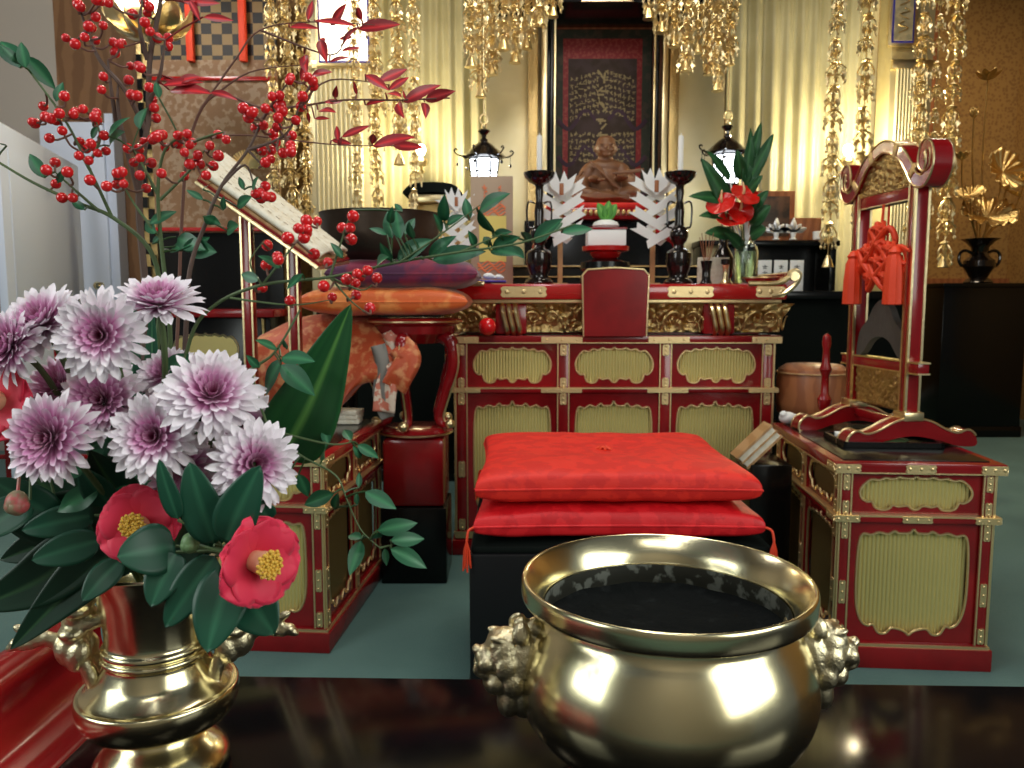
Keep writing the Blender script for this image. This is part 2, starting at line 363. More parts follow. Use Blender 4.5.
def cabinet(name, label, cat, loc, rz, W, D, H, zb, zm, fc, sc, post=.035, ov=.016, scr='screen', fits=3, sides=(True, True), scrs='screen_shaded', plate=None, group=None):
    r = thing(name, label, cat, loc, rz, group)
    tb = .034   # top board thickness
    MB().box(-W/2-ov, W/2+ov, -D/2-ov, D/2+ov, 0, .028, bv=.003).box(-W/2-.004, W/2+.004, -D/2-.004, D/2+.004, .028, zb, bv=.002).build('plinth', 'red', r)
    MB().box(-W/2-ov*.6, W/2+ov*.6, -D/2-ov*.6, D/2+ov*.6, zb-.014, zb-.004).build('gilt_strip', 'goldfit', r)
    MB().box(-W/2+.03, W/2-.03, -D/2+.03, D/2-.03, zb, H-tb).build('carcass', 'red', r)
    MB().box(-W/2-ov, W/2+ov, -D/2-ov, D/2+ov, zm-.011, zm+.011, bv=.003).build('rail', 'red', r)
    MB().box(-W/2-ov-.001, W/2+ov+.001, -D/2-ov-.001, D/2+ov+.001, zm+.0065, zm+.0115).build('gilt_strip', 'goldfit', r)
    top = MB().box(-W/2-ov-.006, W/2+ov+.006, -D/2-ov-.006, D/2+ov+.006, H-tb, H, bv=.003).build('top_board', 'red', r)
    MB().box(-W/2-ov-.0075, W/2+ov+.0075, -D/2-ov-.0075, D/2+ov+.0075, H-tb+.001, H-tb+.005).build('gilt_strip', 'goldfit', top)
    MB().box(-W/2+.012, W/2-.012, -D/2+.012, D/2-.012, H-.001, H+.0035, bv=.001).build('black_top_panel', 'black', top)
    F = Matrix.Translation((-W/2, -D/2, 0))
    face(r, F, W, (zb, zm, H-tb), fc, post, scr)
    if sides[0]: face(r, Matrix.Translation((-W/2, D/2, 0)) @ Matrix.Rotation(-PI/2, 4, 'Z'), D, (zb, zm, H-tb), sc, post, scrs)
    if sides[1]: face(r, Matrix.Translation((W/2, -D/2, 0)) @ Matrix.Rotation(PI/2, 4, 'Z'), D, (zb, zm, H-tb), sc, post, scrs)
    for (z0, z1, o2) in ((H-tb+.005, H-.004, ov+.006), (zm-.010, zm+.010, ov), (zb-.034, zb-.010, .004)):
        y = -D/2-o2; L = .075 if W < .8 else .13
        spots = [(-W/2-o2-.002, -W/2-o2+L), (W/2+o2-L, W/2+o2+.002)]
        spots += [(-L*.6, L*.6)] if fits == 3 else [(-W/6-L*.7, -W/6+L*.7), (W/6-L*.7, W/6+L*.7)]
        for a, b in spots:
            mb = MB(); fitting(mb, a, b, z0, z1, y); mb.build('metal_fitting', 'goldfit', r)
        for sx in (-1, 1):
            for yy in ((-D/2-o2, -D/2-o2+L),):
                mb = MB(); mb.T = Matrix.Translation((sx*(W/2+o2), 0, 0)) @ Matrix.Rotation(sx*PI/2, 4, 'Z')
                a, b = (yy[0], yy[1]) if sx > 0 else (-yy[1], -yy[0])
                fitting(mb, a, b, z0, z1, 0); mb.build('metal_fitting', 'goldfit', r)
    return r

RZ = -math.radians(4.5)
CW, CD, CH = .455, .75, .61
def cab_center(xfl, yfl):   # from the front-left corner of the top board
    v = Matrix.Rotation(RZ, 2) @ Vector((CW/2+.02, CD/2+.02)); return (xfl+v.x, yfl+v.y, 0)
rc = cab_center(.985, 2.39)
cabinet('lacquer_cabinet', 'red lacquer side cabinet with gilt fittings at the right, under the red arched frame', 'cabinet', rc, RZ, CW, CD, CH, .040, .435, 1, 2)
lc = cab_center(-.585-.495, 2.52)
cabinet('lacquer_cabinet', 'red lacquer side cabinet behind the flower vase, its end hidden by the camellia', 'cabinet', lc, RZ, CW, CD, CH, .040, .435, 1, 2)

# ------------------------------------------------------------------ altar
AX = S(615-512, 3.5)
AY = 3.5
altar = cabinet('altar_table', 'wide red lacquer altar with gilt cloud screens and carved gold band behind the cushions', 'altar', (AX, AY+.36, 0), 0, 1.40, .70, .945, .07, .705, 3, 1, post=.052, ov=.018, fits=4, sides=(True, True))
def carved(mb, x0, x1, zlo, zhi, y, flare, seed):
    nx = int((x1-x0)/.008); nz = 18
    def fn(u, v):
        x = x0+(x1-x0)*u; z = zlo+(zhi-zlo)*v
        n = noise.noise(Vector((x*26+seed, z*30, seed)))
        m = abs(math.sin(9*noise.noise(Vector((x*11, z*14, seed+3)))*PI))
        return (x+flare*(v**2)*(1 if u > .5 else -1)*abs(2*u-1)**4, y-abs(flare)*.9*v*v-.018*m-.012*n, z)
    mb.grid(fn, nx, nz)
mb = MB(); carved(mb, -.735, .735, .958, 1.085, -.29, .05, 1)
mb.build('carved_band', 'goldcarve', altar, ang=80)
for i, (x, s) in enumerate(((-.46, 1), (-.36, -1), (-.28, 1), (.26, -1), (.34, 1), (.44, -1), (-.62, 1), (.62, -1), (-.68, -1), (.68, 1))):
    mb = MB(); pts = [(x+s*(.034*(1-t*.75))*math.cos(t*7), -.34-.01*math.sin(t*9), 1.02+(.034*(1-t*.75))*math.sin(t*7)) for t in [q/16 for q in range(17)]]
    mb.tube(pts, [.009*(1-.6*q/16) for q in range(17)], 7)
    pts = [(x+s*(.03+.05*t), -.335-.012*math.sin(t*6), 1.0+.03*math.sin(t*8)) for t in [q/12 for q in range(13)]]
    mb.tube(pts, [.007*(1-.7*q/12) for q in range(13)], 6)
    mb.build('cloud_scroll_relief', 'goldcarve', altar, ang=80)
for sx in (-1, 1):           # triple gilt clasps on red blocks
    bx = sx*.455; q = MB().box(bx-.07, bx+.07, -.355, -.27, .95, 1.085, bv=.012).build('red_block', 'red', altar)
    for kx in range(3):
        x = bx+(kx-1)*.028
        MB().tube(catmull([(x-.012, -.335, 1.085), (x-.008, -.372, 1.06), (x+.0, -.375, 1.02), (x+.01, -.372, .975), (x+.012, -.34, .95)], 4, False), .0105, 8).build('gilt_clasp', 'gold', q)
MB().box(-.66, .66, -.26, .33, .945, 1.088).build('upper_body', 'red', altar)
slab = MB().box(-.76, .74, -.385, .36, 1.100, 1.170, bv=.012).build('altar_top', 'red2', altar)
MB().box(-.74, .72, -.37, .35, 1.086, 1.101, bv=.003).build('gilt_strip', 'goldfit', altar)
for a, b in ((-.50, -.30), (.22, .42), (.60, .73)):
    mb = MB(); fitting(mb, a, b, 1.112, 1.158, -.386, .003); mb.build('metal_fitting', 'goldfit', slab)
for sx in (-1, 1):           # upturned ends
    prof = [(.0, .0), (.05, .01), (.095, .045), (.118, .085), (.10, .105), (.075, .095), (.07, .075), (.02, .052), (-.08, .052), (-.14, .05), (-.14, 0)]
    pts = [(sx*(.67+p.x), 1.118+p.y) for p in catmull(prof, 3)]
    up = MB().prism(pts, -.380, .355).build('upturned_end', 'red', slab)
    e = [(sx*(.67+p.x), 1.118+p.y) for p in catmull([(-.10, .052), (.02, .054), (.07, .078), (.078, .097), (.10, .107), (.12, .085), (.097, .043), (.05, .008), (0, -.002)], 4, False)]
    MB().tube([(x, -.382, z) for x, z in e], .011, 7).build('gilt_edge', 'gold', up)
    MB().prism([(sx*(.67+x), 1.118+z) for x, z in arc_pts((.096, .085), .021, 0, 360, 14)[:-1]], -.392, .36).build('gilt_scroll', 'gold', up)
# upright red tablet at the middle of the ledge
tb = thing('lacquer_tablet', 'plain upright red lacquer board with thin gilt edge at the centre of the altar', 'board', (AX-.008, AY-.045, .945))
mb = MB(); out = [(-.135, 0), (.135, 0), (.142, .262), (.12, .285), (.0, .292), (-.12, .285), (-.142, .262)]
mb.prism(out, -.012, .012); mb.build('board', 'red', tb)
pts = [(x, -.012, z) for x, z in [(-.135, 0), (-.142, .26), (-.12, .285), (0, .292), (.12, .285), (.142, .26), (.135, 0)]]
MB().tube(pts, .004, 6).build('gilt_edge', 'gold', tb)

# ------------------------------------------------------------------ black seat and cushions
sx0, sx1 = S(468-512, 1.98), S(783-512, 1.98)
seat = thing('low_dais', 'low black lacquer seat dais under the two red cushions', 'seat', ((sx0+sx1)/2, 2.36, 0))
hw = (sx1-sx0)/2
MB().box(-hw, hw, -.38, .38, .04, .455, bv=.006).build('body', 'satinblack', seat)
MB().box(-hw-.012, hw+.012, -.392, .392, 0, .04, bv=.005).build('plinth', 'black', seat)
MB().box(-hw+.005, hw-.005, -.372, .372, .455, .472, bv=.006).build('seat_top', 'blackmatte', seat)
def cushion(name, label, m, loc, hx, hy, hz, rz=0, puff=2.6, tass=True, seed=0, dip=.0, ex=.42, cat='cushion'):
    r = thing(name, label, cat, loc, rz)
    mb = MB(); nu, nv = 48, 36
    def shp(u, v, top):
        a = math.sin(PI/2*(2*u-1)); b = math.sin(PI/2*(2*v-1))
        e = max(0, (1-abs(a)**puff)*(1-abs(b)**puff))**ex
        pin = 1-.05*(1-abs(b)**2) ; pin2 = 1-.05*(1-abs(a)**2)
        x = hx*a*pin; y = hy*b*pin2
        z = hz*(e*1.0)*(1 if top else -.85)
        z += .006*noise.noise(Vector((x*9+seed, y*9, top*4)))*e
        if top and dip: z -= dip*math.exp(-(a*a+b*b)*3.5)
        return (x, y, z+hz)
    mb.grid(lambda u, v: shp(u, v, 1), nu, nv); mb.grid(lambda u, v: shp(u, v, 0), nu, nv)
    body = mb.build('cover', m, r, ang=70)
    rim = [];
    for k in range(100):
        t = k/25; q = int(t); f = t-q
        a, b = [(2*f-1, -1), (1, 2*f-1), (1-2*f, 1), (-1, 1-2*f)][q]
        rim.append((hx*a*(1-.05*(1-b*b)), hy*b*(1-.05*(1-a*a)), hz))
    MB().tube(rim+[rim[0]], .0035, 6, cap=False).build('seam_piping', m, r)
    if tass:
        for a, b in ((-1, -1), (1, -1), (1, 1), (-1, 1)):
            mb = MB(); x, y = hx*a, hy*b
            mb.tube(catmull([(x, y, hz), (x+a*.012, y+b*.012, hz-.005), (x+a*.016, y+b*.018, hz-.03)], 3, False), .0035, 6)
            for s in range(9):
                an = s*.7; mb.tube([(x+a*.016, y+b*.018, hz-.03), (x+a*.016+.007*math.cos(an), y+b*.018+.007*math.sin(an), hz-.055), (x+a*.016+.01*math.cos(an), y+b*.018+.01*math.sin(an), hz-.10-.01*math.sin(s*3))], .0022, 4)
            mb.build('corner_tassel', 'tassel', r)
    return r
cx = S(622-512, 2.0)
cushion('floor_cushion', 'lower of the two stacked cushions, crimson figured silk with corner tassels', 'cushion2', (cx+.0, 2.34, .471), .374, .345, .050, 0, 5, True, 1, ex=.20)
cb = cushion('floor_cushion', 'upper of the two stacked cushions, orange-red figured silk with a tufted centre', 'cushion', (cx-.002, 2.345, .560), .368, .340, .055, 0, 5, False, 5, dip=.012, ex=.20)
mb = MB()
for s in range(8): mb.tube([(0, 0, .098), (.012*math.cos(s*.8), .012*math.sin(s*.8), .106), (.024*math.cos(s*.8), .024*math.sin(s*.8), .100)], .003, 5)
mb.sph((0, 0, .101), .008, 8, 6).build('tuft', 'tassel', cb)

# ------------------------------------------------------------------ front black table
tabl = thing('incense_table', 'glossy black lacquer table with red upturned end, in front holding vase and censer', 'table', (0, 0, 0), -math.radians(1.6))
MB().box(-.535, 1.35, .28, .995, .572, .61, bv=.004).build('table_top', 'tabletop', tabl)
prof = [(-.50, .610), (-.526, .614), (-.547, .628), (-.558, .650), (-.562, .668), (-.5625, .690), (-.574, .704), (-.590, .708), (-.606, .701), (-.613, .684), (-.606, .667), (-.593, .658), (-.590, .640), (-.578, .610), (-.55, .580), (-.52, .570)]
pr = [(p.x, p.y) for p in catmull(prof, 4)]
ue = MB().prism(pr, .30, .985).build('upturned_end', 'red', tabl, ang=50)
MB().box(-.56, 1.32, .32, .40, .50, .575, bv=.004).box(-.56, 1.32, .93, .97, .46, .575, bv=.004).build('apron', 'red', tabl)
for x in (-.48, 1.25):
    for y in (.36, .93):
        MB().tube([(x, y, .52), (x-.01, y, .35), (x+.012, y, .15), (x, y, 0)], [.035, .026, .022, .034], 12).build('leg', 'black', tabl)

# ------------------------------------------------------------------ brass censer
def lion(mb, s=1, mir=1):
    """lion-mask handle pointing along +x, root at origin"""
    R = Matrix.Rotation
    def e(c, r, rot=None): mb.sph((c[0]*s, c[1]*s*mir, c[2]*s), tuple(q*s for q in r), 16, 12, rot)
    e((-.012, 0, -.012), (.024, .027, .050)); e((.004, 0, -.006), (.024, .026, .040)); e((.024, 0, .004), (.021, .023, .026))
    e((.040, 0, -.004), (.013, .016, .011)); e((.040, 0, -.021), (.011, .013, .006)); e((.052, 0, .001), (.005, .007, .005))
    e((.024, 0, -.028), (.014, .017, .014)); e((.004, 0, -.040), (.015, .018, .024))
    for q in (-1, 1):
        e((.040, q*.012, -.008), (.010, .008, .009)); e((.036, q*.011, .012), (.0065, .0065, .0065)); e((.034, q*.012, .020), (.011, .006, .004))
        e((.014, q*.016, .032), (.010, .005, .012), R(.4*q, 3, 'X')); e((.047, q*.009, -.015), (.004, .003, .006))
        e((.020, q*.021, -.006), (.012, .006, .014)); e((.010, q*.023, -.020), (.011, .006, .012))
    e((.012, 0, .036), (.010, .006, .008)); e((-.004, 0, .036), (.012, .014, .010))
CEN = Vector((.162, .816, .6105))
cen = thing('incense_burner', 'large round polished brass incense burner with lion-head handles, on the black table', 'incense burner', CEN, 0)
prof = [(0, .006), (.082, .004), (.088, 0), (.097, .002), (.099, .010), (.092, .016), (.096, .022), (.120, .030), (.141, .046), (.153, .068), (.157, .090), (.154, .112), (.147, .132), (.138, .150), (.131, .161), (.1290, .168), (.130, .173), (.140, .177), (.149, .179), (.1518, .182), (.1522, .190), (.1518, .198), (.1500, .2015), (.1470, .2005), (.1400, .192), (.133, .181), (.1285, .169), (.1275, .160)]
MB().lathe([(r, z) for r, z in [(q.x, q.y) for q in catmull(prof[1:], 3, False)]], 96).build('body', 'brass', cen, ang=50)
MB().lathe([(.13, .13), (.129, .145), (.1275, .155), (.127, .165), (.1275, .170)], 64).build('sooty_inner_wall', 'soot', cen)
mb = MB()
mb.grid(lambda u, v: (u*.129*math.cos(v*2*PI), u*.129*math.sin(v*2*PI), .138+.010*u**8+.006*noise.noise(Vector((u*3*math.cos(v*2*PI), u*3*math.sin(v*2*PI), 2)))), 24, 73)
mb.build('ash', 'ash', cen)
for a, nm in ((PI+.12, 'left'), (-.02, 'right')):
    mb = MB(); mb.T = Matrix.Rotation(a, 4, 'Z') @ Matrix.Translation((.150, 0, .118)) @ Matrix.Rotation(-.25, 4, 'Y'); lion(mb, 1.0)
    mb.build('lion_head_handle', 'brasshandle', cen, remesh=.0016)
for k in range(3):
    a = k*2*PI/3+.5
    mb = MB(); mb.sph((.1*math.cos(a), .1*math.sin(a), .012), (.018, .018, .0125), 12, 8); mb.build('foot', 'brass', cen)

# ------------------------------------------------------------------ brass vase
VAS = Vector((-.370, .80, .6105))
vas = thing('flower_vase', 'brass flower vase with lion-shaped handles at the left end of the black table', 'vase', VAS, 0)
prof = [(.060, 0), (.066, .001), (.068, .006), (.066, .014), (.058, .024), (.047, .034), (.042, .041), (.043, .046), (.056, .050), (.070, .057), (.077, .067), (.0800, .078), (.0795, .088), (.077, .0905), (.074, .091), (.068, .095), (.058, .104), (.053, .114), (.0505, .121), (.0515, .124), (.0540, .126), (.0535, .129), (.0510, .131), (.0530, .134), (.0525, .138), (.0495, .141), (.0490, .150), (.0500, .165), (.0530, .185), (.0575, .203), (.0635, .217), (.0640, .220), (.061, .2215), (.055, .212), (.048, .19), (.044, .16), (.040, .13)]
MB().lathe([(q.x, q.y) for q in catmull(prof, 3, False)], 72).build('body', 'brass', vas, ang=50)
def climber(mb):
    """lion standing head-up against the neck; neck is toward -x, tail sweeps to +x"""
    def e(c, r, rot=None): mb.sph(c, tuple(q*(1.28 if c[0] < .023 else 1.1) for q in r), 16, 12, rot)
    Ry = lambda a: Matrix.Rotation(a, 3, 'Y')
    e((.012, 0, .178), (.014, .013, .014)); e((.022, 0, .176), (.008, .009, .007)); e((.027, 0, .179), (.004, .006, .004))
    for q in (-1, 1):
        e((.008, q*.009, .192), (.004, .003, .007)); e((.019, q*.006, .184), (.003, .003, .003)); e((.0, q*.01, .150), (.018, .005, .006), Ry(.3))
        e((.006, q*.010, .120), (.009, .007, .013), Ry(-.4)); e((-.004, q*.011, .100), (.006, .005, .020), Ry(.3)); e((-.007, q*.012, .083), (.008, .006, .005))
    for t in range(6): e((.004+.004*t*.4, .008*math.sin(t*2), .172-.007*t), (.011, .012, .006))
    e((.008, 0, .158), (.012, .013, .016)); e((.012, 0, .140), (.010, .011, .016)); e((.016, 0, .124), (.012, .012, .014))
    for t in range(7): e((.024+.007*t, 0, .126+.006*math.sin(t*.9)+.002*t), (.008-.0005*t, .006, .008-.0006*t))
    e((.050, 0, .140), (.010, .005, .008)); e((.064, 0, .132), (.012, .005, .005), Ry(.5)); e((.060, 0, .146), (.008, .004, .004), Ry(-.5))
    e((-.018, 0, .150), (.016, .005, .005))
for a in (PI+.15, .12):
    mb = MB(); mb.T = Matrix.Rotation(a, 4, 'Z') @ Matrix.Translation((.066, 0, .004)) @ Matrix.Scale(1.05, 4); climber(mb)
    mb.build('lion_handle', 'brasshandle', vas, remesh=.0014)
# ------------------------------------------------------------------ plants in the vase
G1, G2, G3 = (.012, .075, .036), (.028, .150, .066), (.055, .20, .075)
def mixc(a, b, t): return tuple(a[i]*(1-t)+b[i]*t for i in range(3))
def leafm(mb, b, t, wd, n=(0, -1, .25), curl=.12, fold=.25, c0=G1, c1=G2, nu=9, nv=5, shape=0, wave=0):
    b, t = Vector(b), Vector(t); d = t-b; L = d.length
    if L < 1e-5: return
    d.normalize(); n = Vector(n); n = (n-d*n.dot(d)).normalized(); sd = d.cross(n)
    def prof(u):
        if shape == 0: return (math.sin(PI*u**.8))**.9          # lanceolate
        if shape == 1: return (math.sin(PI*min(1, u**.72)))**.62 # broad
        return math.sin(PI*u**.9)**.8
    def fn(u, v):
        a = 2*v-1; wv = wd/2*prof(u)
        return b+d*L*u+sd*(a*wv)+n*(abs(a)*wv*fold-curl*L*(u-.4)**2*1.2+wave*L*math.sin(u*11+a)*abs(a))
    def col(u, v):
        a = abs(2*v-1); q = 1 if a < .08 else 0
        return mixc(mixc(c0, c1, .35+.5*u*(1-a)), (c1[0]*2.2, c1[1]*1.7, c1[2]*1.7), q*.7)
    mb.grid(fn, nu, nv, col)
def near_on(axes, p):
    best = None
    for ax in axes:
        for i in range(len(ax)-1):
            a, b = ax[i], ax[i+1]; ab = b-a
            t = max(0, min(1, (p-a).dot(ab)/max(1e-9, ab.length_squared))); q = a+ab*t
            q2 = a+ab*max(0, t-.35)
            dd = (p-q).length
            if best is None or dd < best[0]: best = (dd, q, ax, i)
    return best[1]
ber = MB().sph((0, 0, 0), .0049, 14, 10).build('berry', 'berry'); ber_me = ber.data
bpy.data.objects.remove(ber)
VM = Vector((VAS.x, VAS.y, VAS.z+.205))
def branch(name, label, axes, berries, leaves, reds, dep, rad=.0022, stem='gtwig', lw=.42, jit=.03, cat='branch', extra=None, leafcols=(G1, G2)):
    """axes: pixel polylines with depth; one plant stem standing in the vase"""
    r = thing(name, label, cat, VM)
    w = [[P(x, y, dd)-VM for x, y, dd in ax] for ax in axes]
    sm = [catmull(a, 5, False) for a in w]
    mb = MB()
    for k, a in enumerate(sm):
        n = len(a); r0 = rad*(1 if k == 0 else .55)
        mb.tube(a, [r0*(1-.65*i/(n-1)) for i in range(n)], 7)
    mb.build('stem', stem, r)
    if berries:
        mb = MB(); pos = []
        for x, y in berries:
            d = dep+random.uniform(-jit, jit); p = P(x, y, d)-VM; pos.append(p)
            q = near_on(sm, p); mid = (p+q)/2+Vector((random.uniform(-.004, .004), random.uniform(-.004, .004), -.004))
            mb.tube(catmull([q, mid, p], 3, False), [.0011]*6+[.0009], 5)
        mb.build('fruit_stalk', 'stalk', r)
        for p in pos:
            o = bpy.data.objects.new('berry', ber_me); C.objects.link(o); o.parent = r; o.location = p; s = random.uniform(.85, 1.1); o.scale = (s, s, s)
            o.rotation_euler = (random.random(), random.random(), 0)
    for lst, nm, c0, c1, k in ((leaves, 'leaves', leafcols[0], leafcols[1], lw), (reds, 'red_leaves', (.22, .010, .018), (.48, .030, .036), .30)):
        if not lst: continue
        mb = MB()
        for l in lst:
            (x0, y0), (x1, y1) = l[0], l[1]; kk = l[2] if len(l) > 2 else k
            d = dep+random.uniform(-.012, .012); a = P(x0, y0, d)-VM; b = P(x1, y1, d-random.uniform(-.018, .028))-VM
            q = near_on(sm, a)
            if (q-a).length > .003: k0 = len(mb.v); mb.tube([q, (q+a)/2+Vector((0, 0, .001)), a], .0009, 4); mb.c[k0:] = [(.03, .07, .02) if nm == 'leaves' else (.2, .02, .02)]*(len(mb.v)-k0)
            leafm(mb, a, b, (b-a).length*kk, (random.uniform(-.5, .5), -1, random.uniform(.0, .8)), curl=random.uniform(0, .25), c0=c0, c1=c1, fold=random.uniform(.1, .45))
        mb.build(nm, 'leaf', r)
    if extra: extra(r)
    return r
Z1 = lambda L: [(x*.3386, y*.3386) for x, y in L]
Z2 = lambda L: [(240+x*.3385, y*.3385) for x, y in L]
Z7 = lambda L: [(240+x*.3125, 180+y*.3125) for x, y in L]
def ZL(L, ox, oy, s): return [((ox+a[0]*s, oy+a[1]*s), (ox+b[0]*s, oy+b[1]*s)) for a, b in L]
b1 = Z1([(237,20),(285,0),(320,8),(283,50),(272,82),(305,75),(194,112),(222,130),(250,110),(283,120),(335,125),(352,130),(340,155),(392,42),(425,5),(440,20),(435,38),(428,66),(443,93),(465,112),(497,112),(497,137),(385,195),(408,195),(380,237),(305,226),(300,265),(405,283),(441,258),(450,295),(455,318),(461,349),(230,12),(262,78),(300,5),(415,200),(388,280),(360,128)])
b2 = Z1([(190,284),(128,314),(103,364),(150,350),(175,335),(165,355),(217,337),(245,322),(285,333),(285,355),(184,386),(146,408),(236,418),(307,400),(272,432),(255,440),(233,460),(313,446),(288,452),(262,474),(163,480),(137,502),(199,508),(165,543),(266,532),(183,584),(215,584),(135,345),(280,345),(95,360),(222,330),(268,425)])
b3 = Z1([(315,550),(345,512),(360,508),(355,530),(343,545),(365,543),(432,556),(413,518),(477,512),(447,481),(414,467),(395,480),(410,440),(378,438),(425,418),(450,412),(480,398),(470,400),(487,435),(525,400),(553,395),(525,425),(567,420),(545,450),(584,458),(560,485),(545,520),(590,485),(609,518),(620,430),(643,397),(645,460),(630,490),(668,412),(350,520),(460,405),(535,405),(560,428),(575,480)])
b4 = Z2([(150,230),(215,240),(200,228),(218,255),(190,292),(180,315),(165,355),(154,400),(150,430),(110,375),(98,395),(106,420),(92,445),(128,452),(90,470),(75,480),(45,378),(25,347),(10,320),(40,330),(75,320),(95,285),(118,282),(120,310),(125,328),(112,348),(70,370),(65,445),(150,448),(75,550),(60,570),(45,573),(78,580),(62,585),(92,582),(35,332),(100,318),(185,285),(145,238)])
b5 = Z7([(213,130),(247,132),(187,155),(215,170),(205,185),(153,186),(87,209),(122,255),(84,272),(237,237),(281,263),(362,116),(327,153),(353,153),(356,190),(72,345),(160,386),(295,375),(268,340),(372,368),(375,300),(408,290),(438,314),(370,330),(342,318),(385,310),(416,410),(215,158),(120,245)])
gl1 = ZL([((60,200),(0,115)),((75,165),(165,265)),((165,300),(185,240)),((60,190),(0,130)),((75,200),(60,120))], 0, 0, .3386)
gl2 = ZL([((130,525),(85,450)),((270,410),(290,365)),((320,430),(360,385)),((250,620),(210,590)),((170,540),(190,500)),((20,430),(-20,420))], 0, 0, .3386)
gl3 = ZL([((470,290),(460,240)),((320,400),(380,340)),((410,380),(430,310)),((440,660),(520,620)),((500,740),(560,720)),((540,740),(620,700)),((460,690),(430,650)),((560,730),(640,745)),((450,720),(480,690)),((520,700),(600,735))], 0, 0, .3386)
gl4 = ZL([((600,590),(550,560)),((600,560),(625,540)),((660,620),(660,580)),((670,680),(705,665)),((700,610),(745,580)),((720,560),(705,520)),((640,660),(600,640)),((745,575),(756,520)),((600,640),(650,660))], 0, 0, .3386)
gl5 = ZL([((250,330),(225,190)),((290,330),(265,190)),((310,310),(360,230)),((225,310),(140,275)),((250,440),(190,350)),((270,430),(440,330)),((420,420),(550,310)),((500,250),(500,120)),((490,300),(455,210)),((510,260),(590,215)),((620,240),(600,130)),((660,200),(805,105)),((735,300),(665,190)),((725,290),(670,240)),((730,315),(825,295)),((650,370),(615,290)),((720,360),(690,320)),((730,370),(864,320)),((440,430),(700,385)),((720,385),(864,405)),((170,470),(220,410)),((400,430),(385,410)),((300,200),(260,160)),((350,330),(330,250)),((240,260),(250,180))], 340, 170, .2083)
gl5 += ZL([((400,520),(525,420)),((480,480),(520,430)),((520,480),(655,460)),((380,520),(350,470)),((280,540),(360,590))], 440, 120, .2343)
gl5 += ZL([((130,280),(60,240)),((60,320),(0,300)),((200,300),(150,350)),((330,250),(290,200))], 240, 180, .3125)
gl6 = ZL([((225,165),(215,120)),((215,200),(218,165)),((285,155),(265,125)),((300,165),(355,200)),((310,200),(290,170)),((305,275),(305,235)),((300,320),(298,285)),((320,285),(400,330)),((240,290),(160,320)),((240,330),(250,290)),((350,385),(455,365)),((310,405),(275,395)),((310,410),(280,500)),((370,430),(375,475)),((385,410),(475,405)),((385,430),(480,480)),((150,240),(175,300)),((130,230),(105,245)),((350,390),(350,410))], 240, 380, .391)
gl6 += ZL([((130,565),(235,575)),((130,590),(240,690)),((130,575),(70,690)),((120,540),(50,510)),((150,540),(140,510)),((60,600),(20,560))], 240, 180, .3125)
rl = ZL([((350,85),(475,72)),((300,135),(345,75)),((300,150),(360,140)),((270,75),(315,10)),((145,80),(235,85)),((235,115),(255,180)),((190,160),(195,215)),((210,222),(270,210)),((265,182),(325,165)),((280,290),(285,255)),((345,280),(335,238)),((370,220),(440,265)),((410,240),(495,203)),((440,265),(500,225)),((430,275),(475,280)),((370,310),(430,295)),((250,303),(305,298)),((230,325),(280,325)),((490,295),(480,265)),((480,300),(590,248)),((545,295),(635,268)),((545,300),(550,345)),((465,300),(480,345)),((300,405),(385,370)),((290,415),(285,370)),((270,415),(330,425)),((390,425),(395,395)),((390,430),(515,400)),((450,430),(545,435)),((220,350),(265,350)),((200,60),(215,0)),((360,60),(345,20)),((200,330),(205,365)),((220,60),(340,75)),((250,120),(232,110)),((330,110),(290,115)),((180,240),(200,170))], 240, 0, .3385)
rl1 = ZL([((555,10),(600,0)),((600,50),(690,60)),((480,250),(600,240)),((500,265),(620,270)),((540,5),(650,10)),((560,0),(590,60)),((520,240),(590,225)),((620,270),(700,290)),((480,230),(540,248))], 0, 0, .3386)
# upright stems: the gnarled stem carries the top berries
branch('nandina_branch', 'tallest berry branch, thick brown upright stem with red berries up to the top left', [
 [(150,575,.80),(146,470,.81),(143,380,.82),(146,300,.83),(139,200,.84),(148,120,.84),(150,60,.84),(160,5,.84),(166,-50,.84)],
 [(146,130,.84),(125,90,.83),(100,60,.83),(85,25,.83),(78,-5,.83)],[(150,100,.84),(160,75,.83),(165,40,.83)],[(148,60,.84),(140,30,.83),(142,0,.83)],[(118,130,.84),(112,95,.83),(108,60,.83)],[(140,200,.84),(120,120,.83),(118,85,.83)]],
 b1, None, rl1, .83, .0052, 'twig')
branch('nandina_branch', 'berry branch leaning to the left edge, berries in front of the white door', [
 [(150,575,.80),(154,400,.80),(160,300,.80),(150,250,.80),(112,217,.80),(78,203,.80),(34,183,.80),(-5,160,.80)],
 [(112,217,.80),(90,170,.80),(65,120,.80),(22,62,.80),(2,45,.80)],[(100,212,.80),(75,190,.79),(55,172,.79)],[(88,165,.80),(100,140,.79),(95,118,.79)],[(60,120,.80),(45,115,.79)],[(90,170,.8),(78,150,.79)]],
 b2, gl1+gl2, None, .795, .0032)
branch('nandina_branch', 'berry branch at the middle left, its berries before the brown patterned wall', [
 [(155,575,.79),(168,420,.78),(170,330,.78),(162,250,.78),(158,190,.78),(165,150,.78),(185,135,.78)],
 [(162,240,.78),(135,205,.78),(118,175,.78)],[(160,200,.78),(190,170,.78),(205,150,.78)],[(185,145,.78),(212,135,.78),(225,132,.78)],[(158,195,.78),(140,160,.78),(132,148,.78)]],
 b3, gl3, None, .78, .0030)
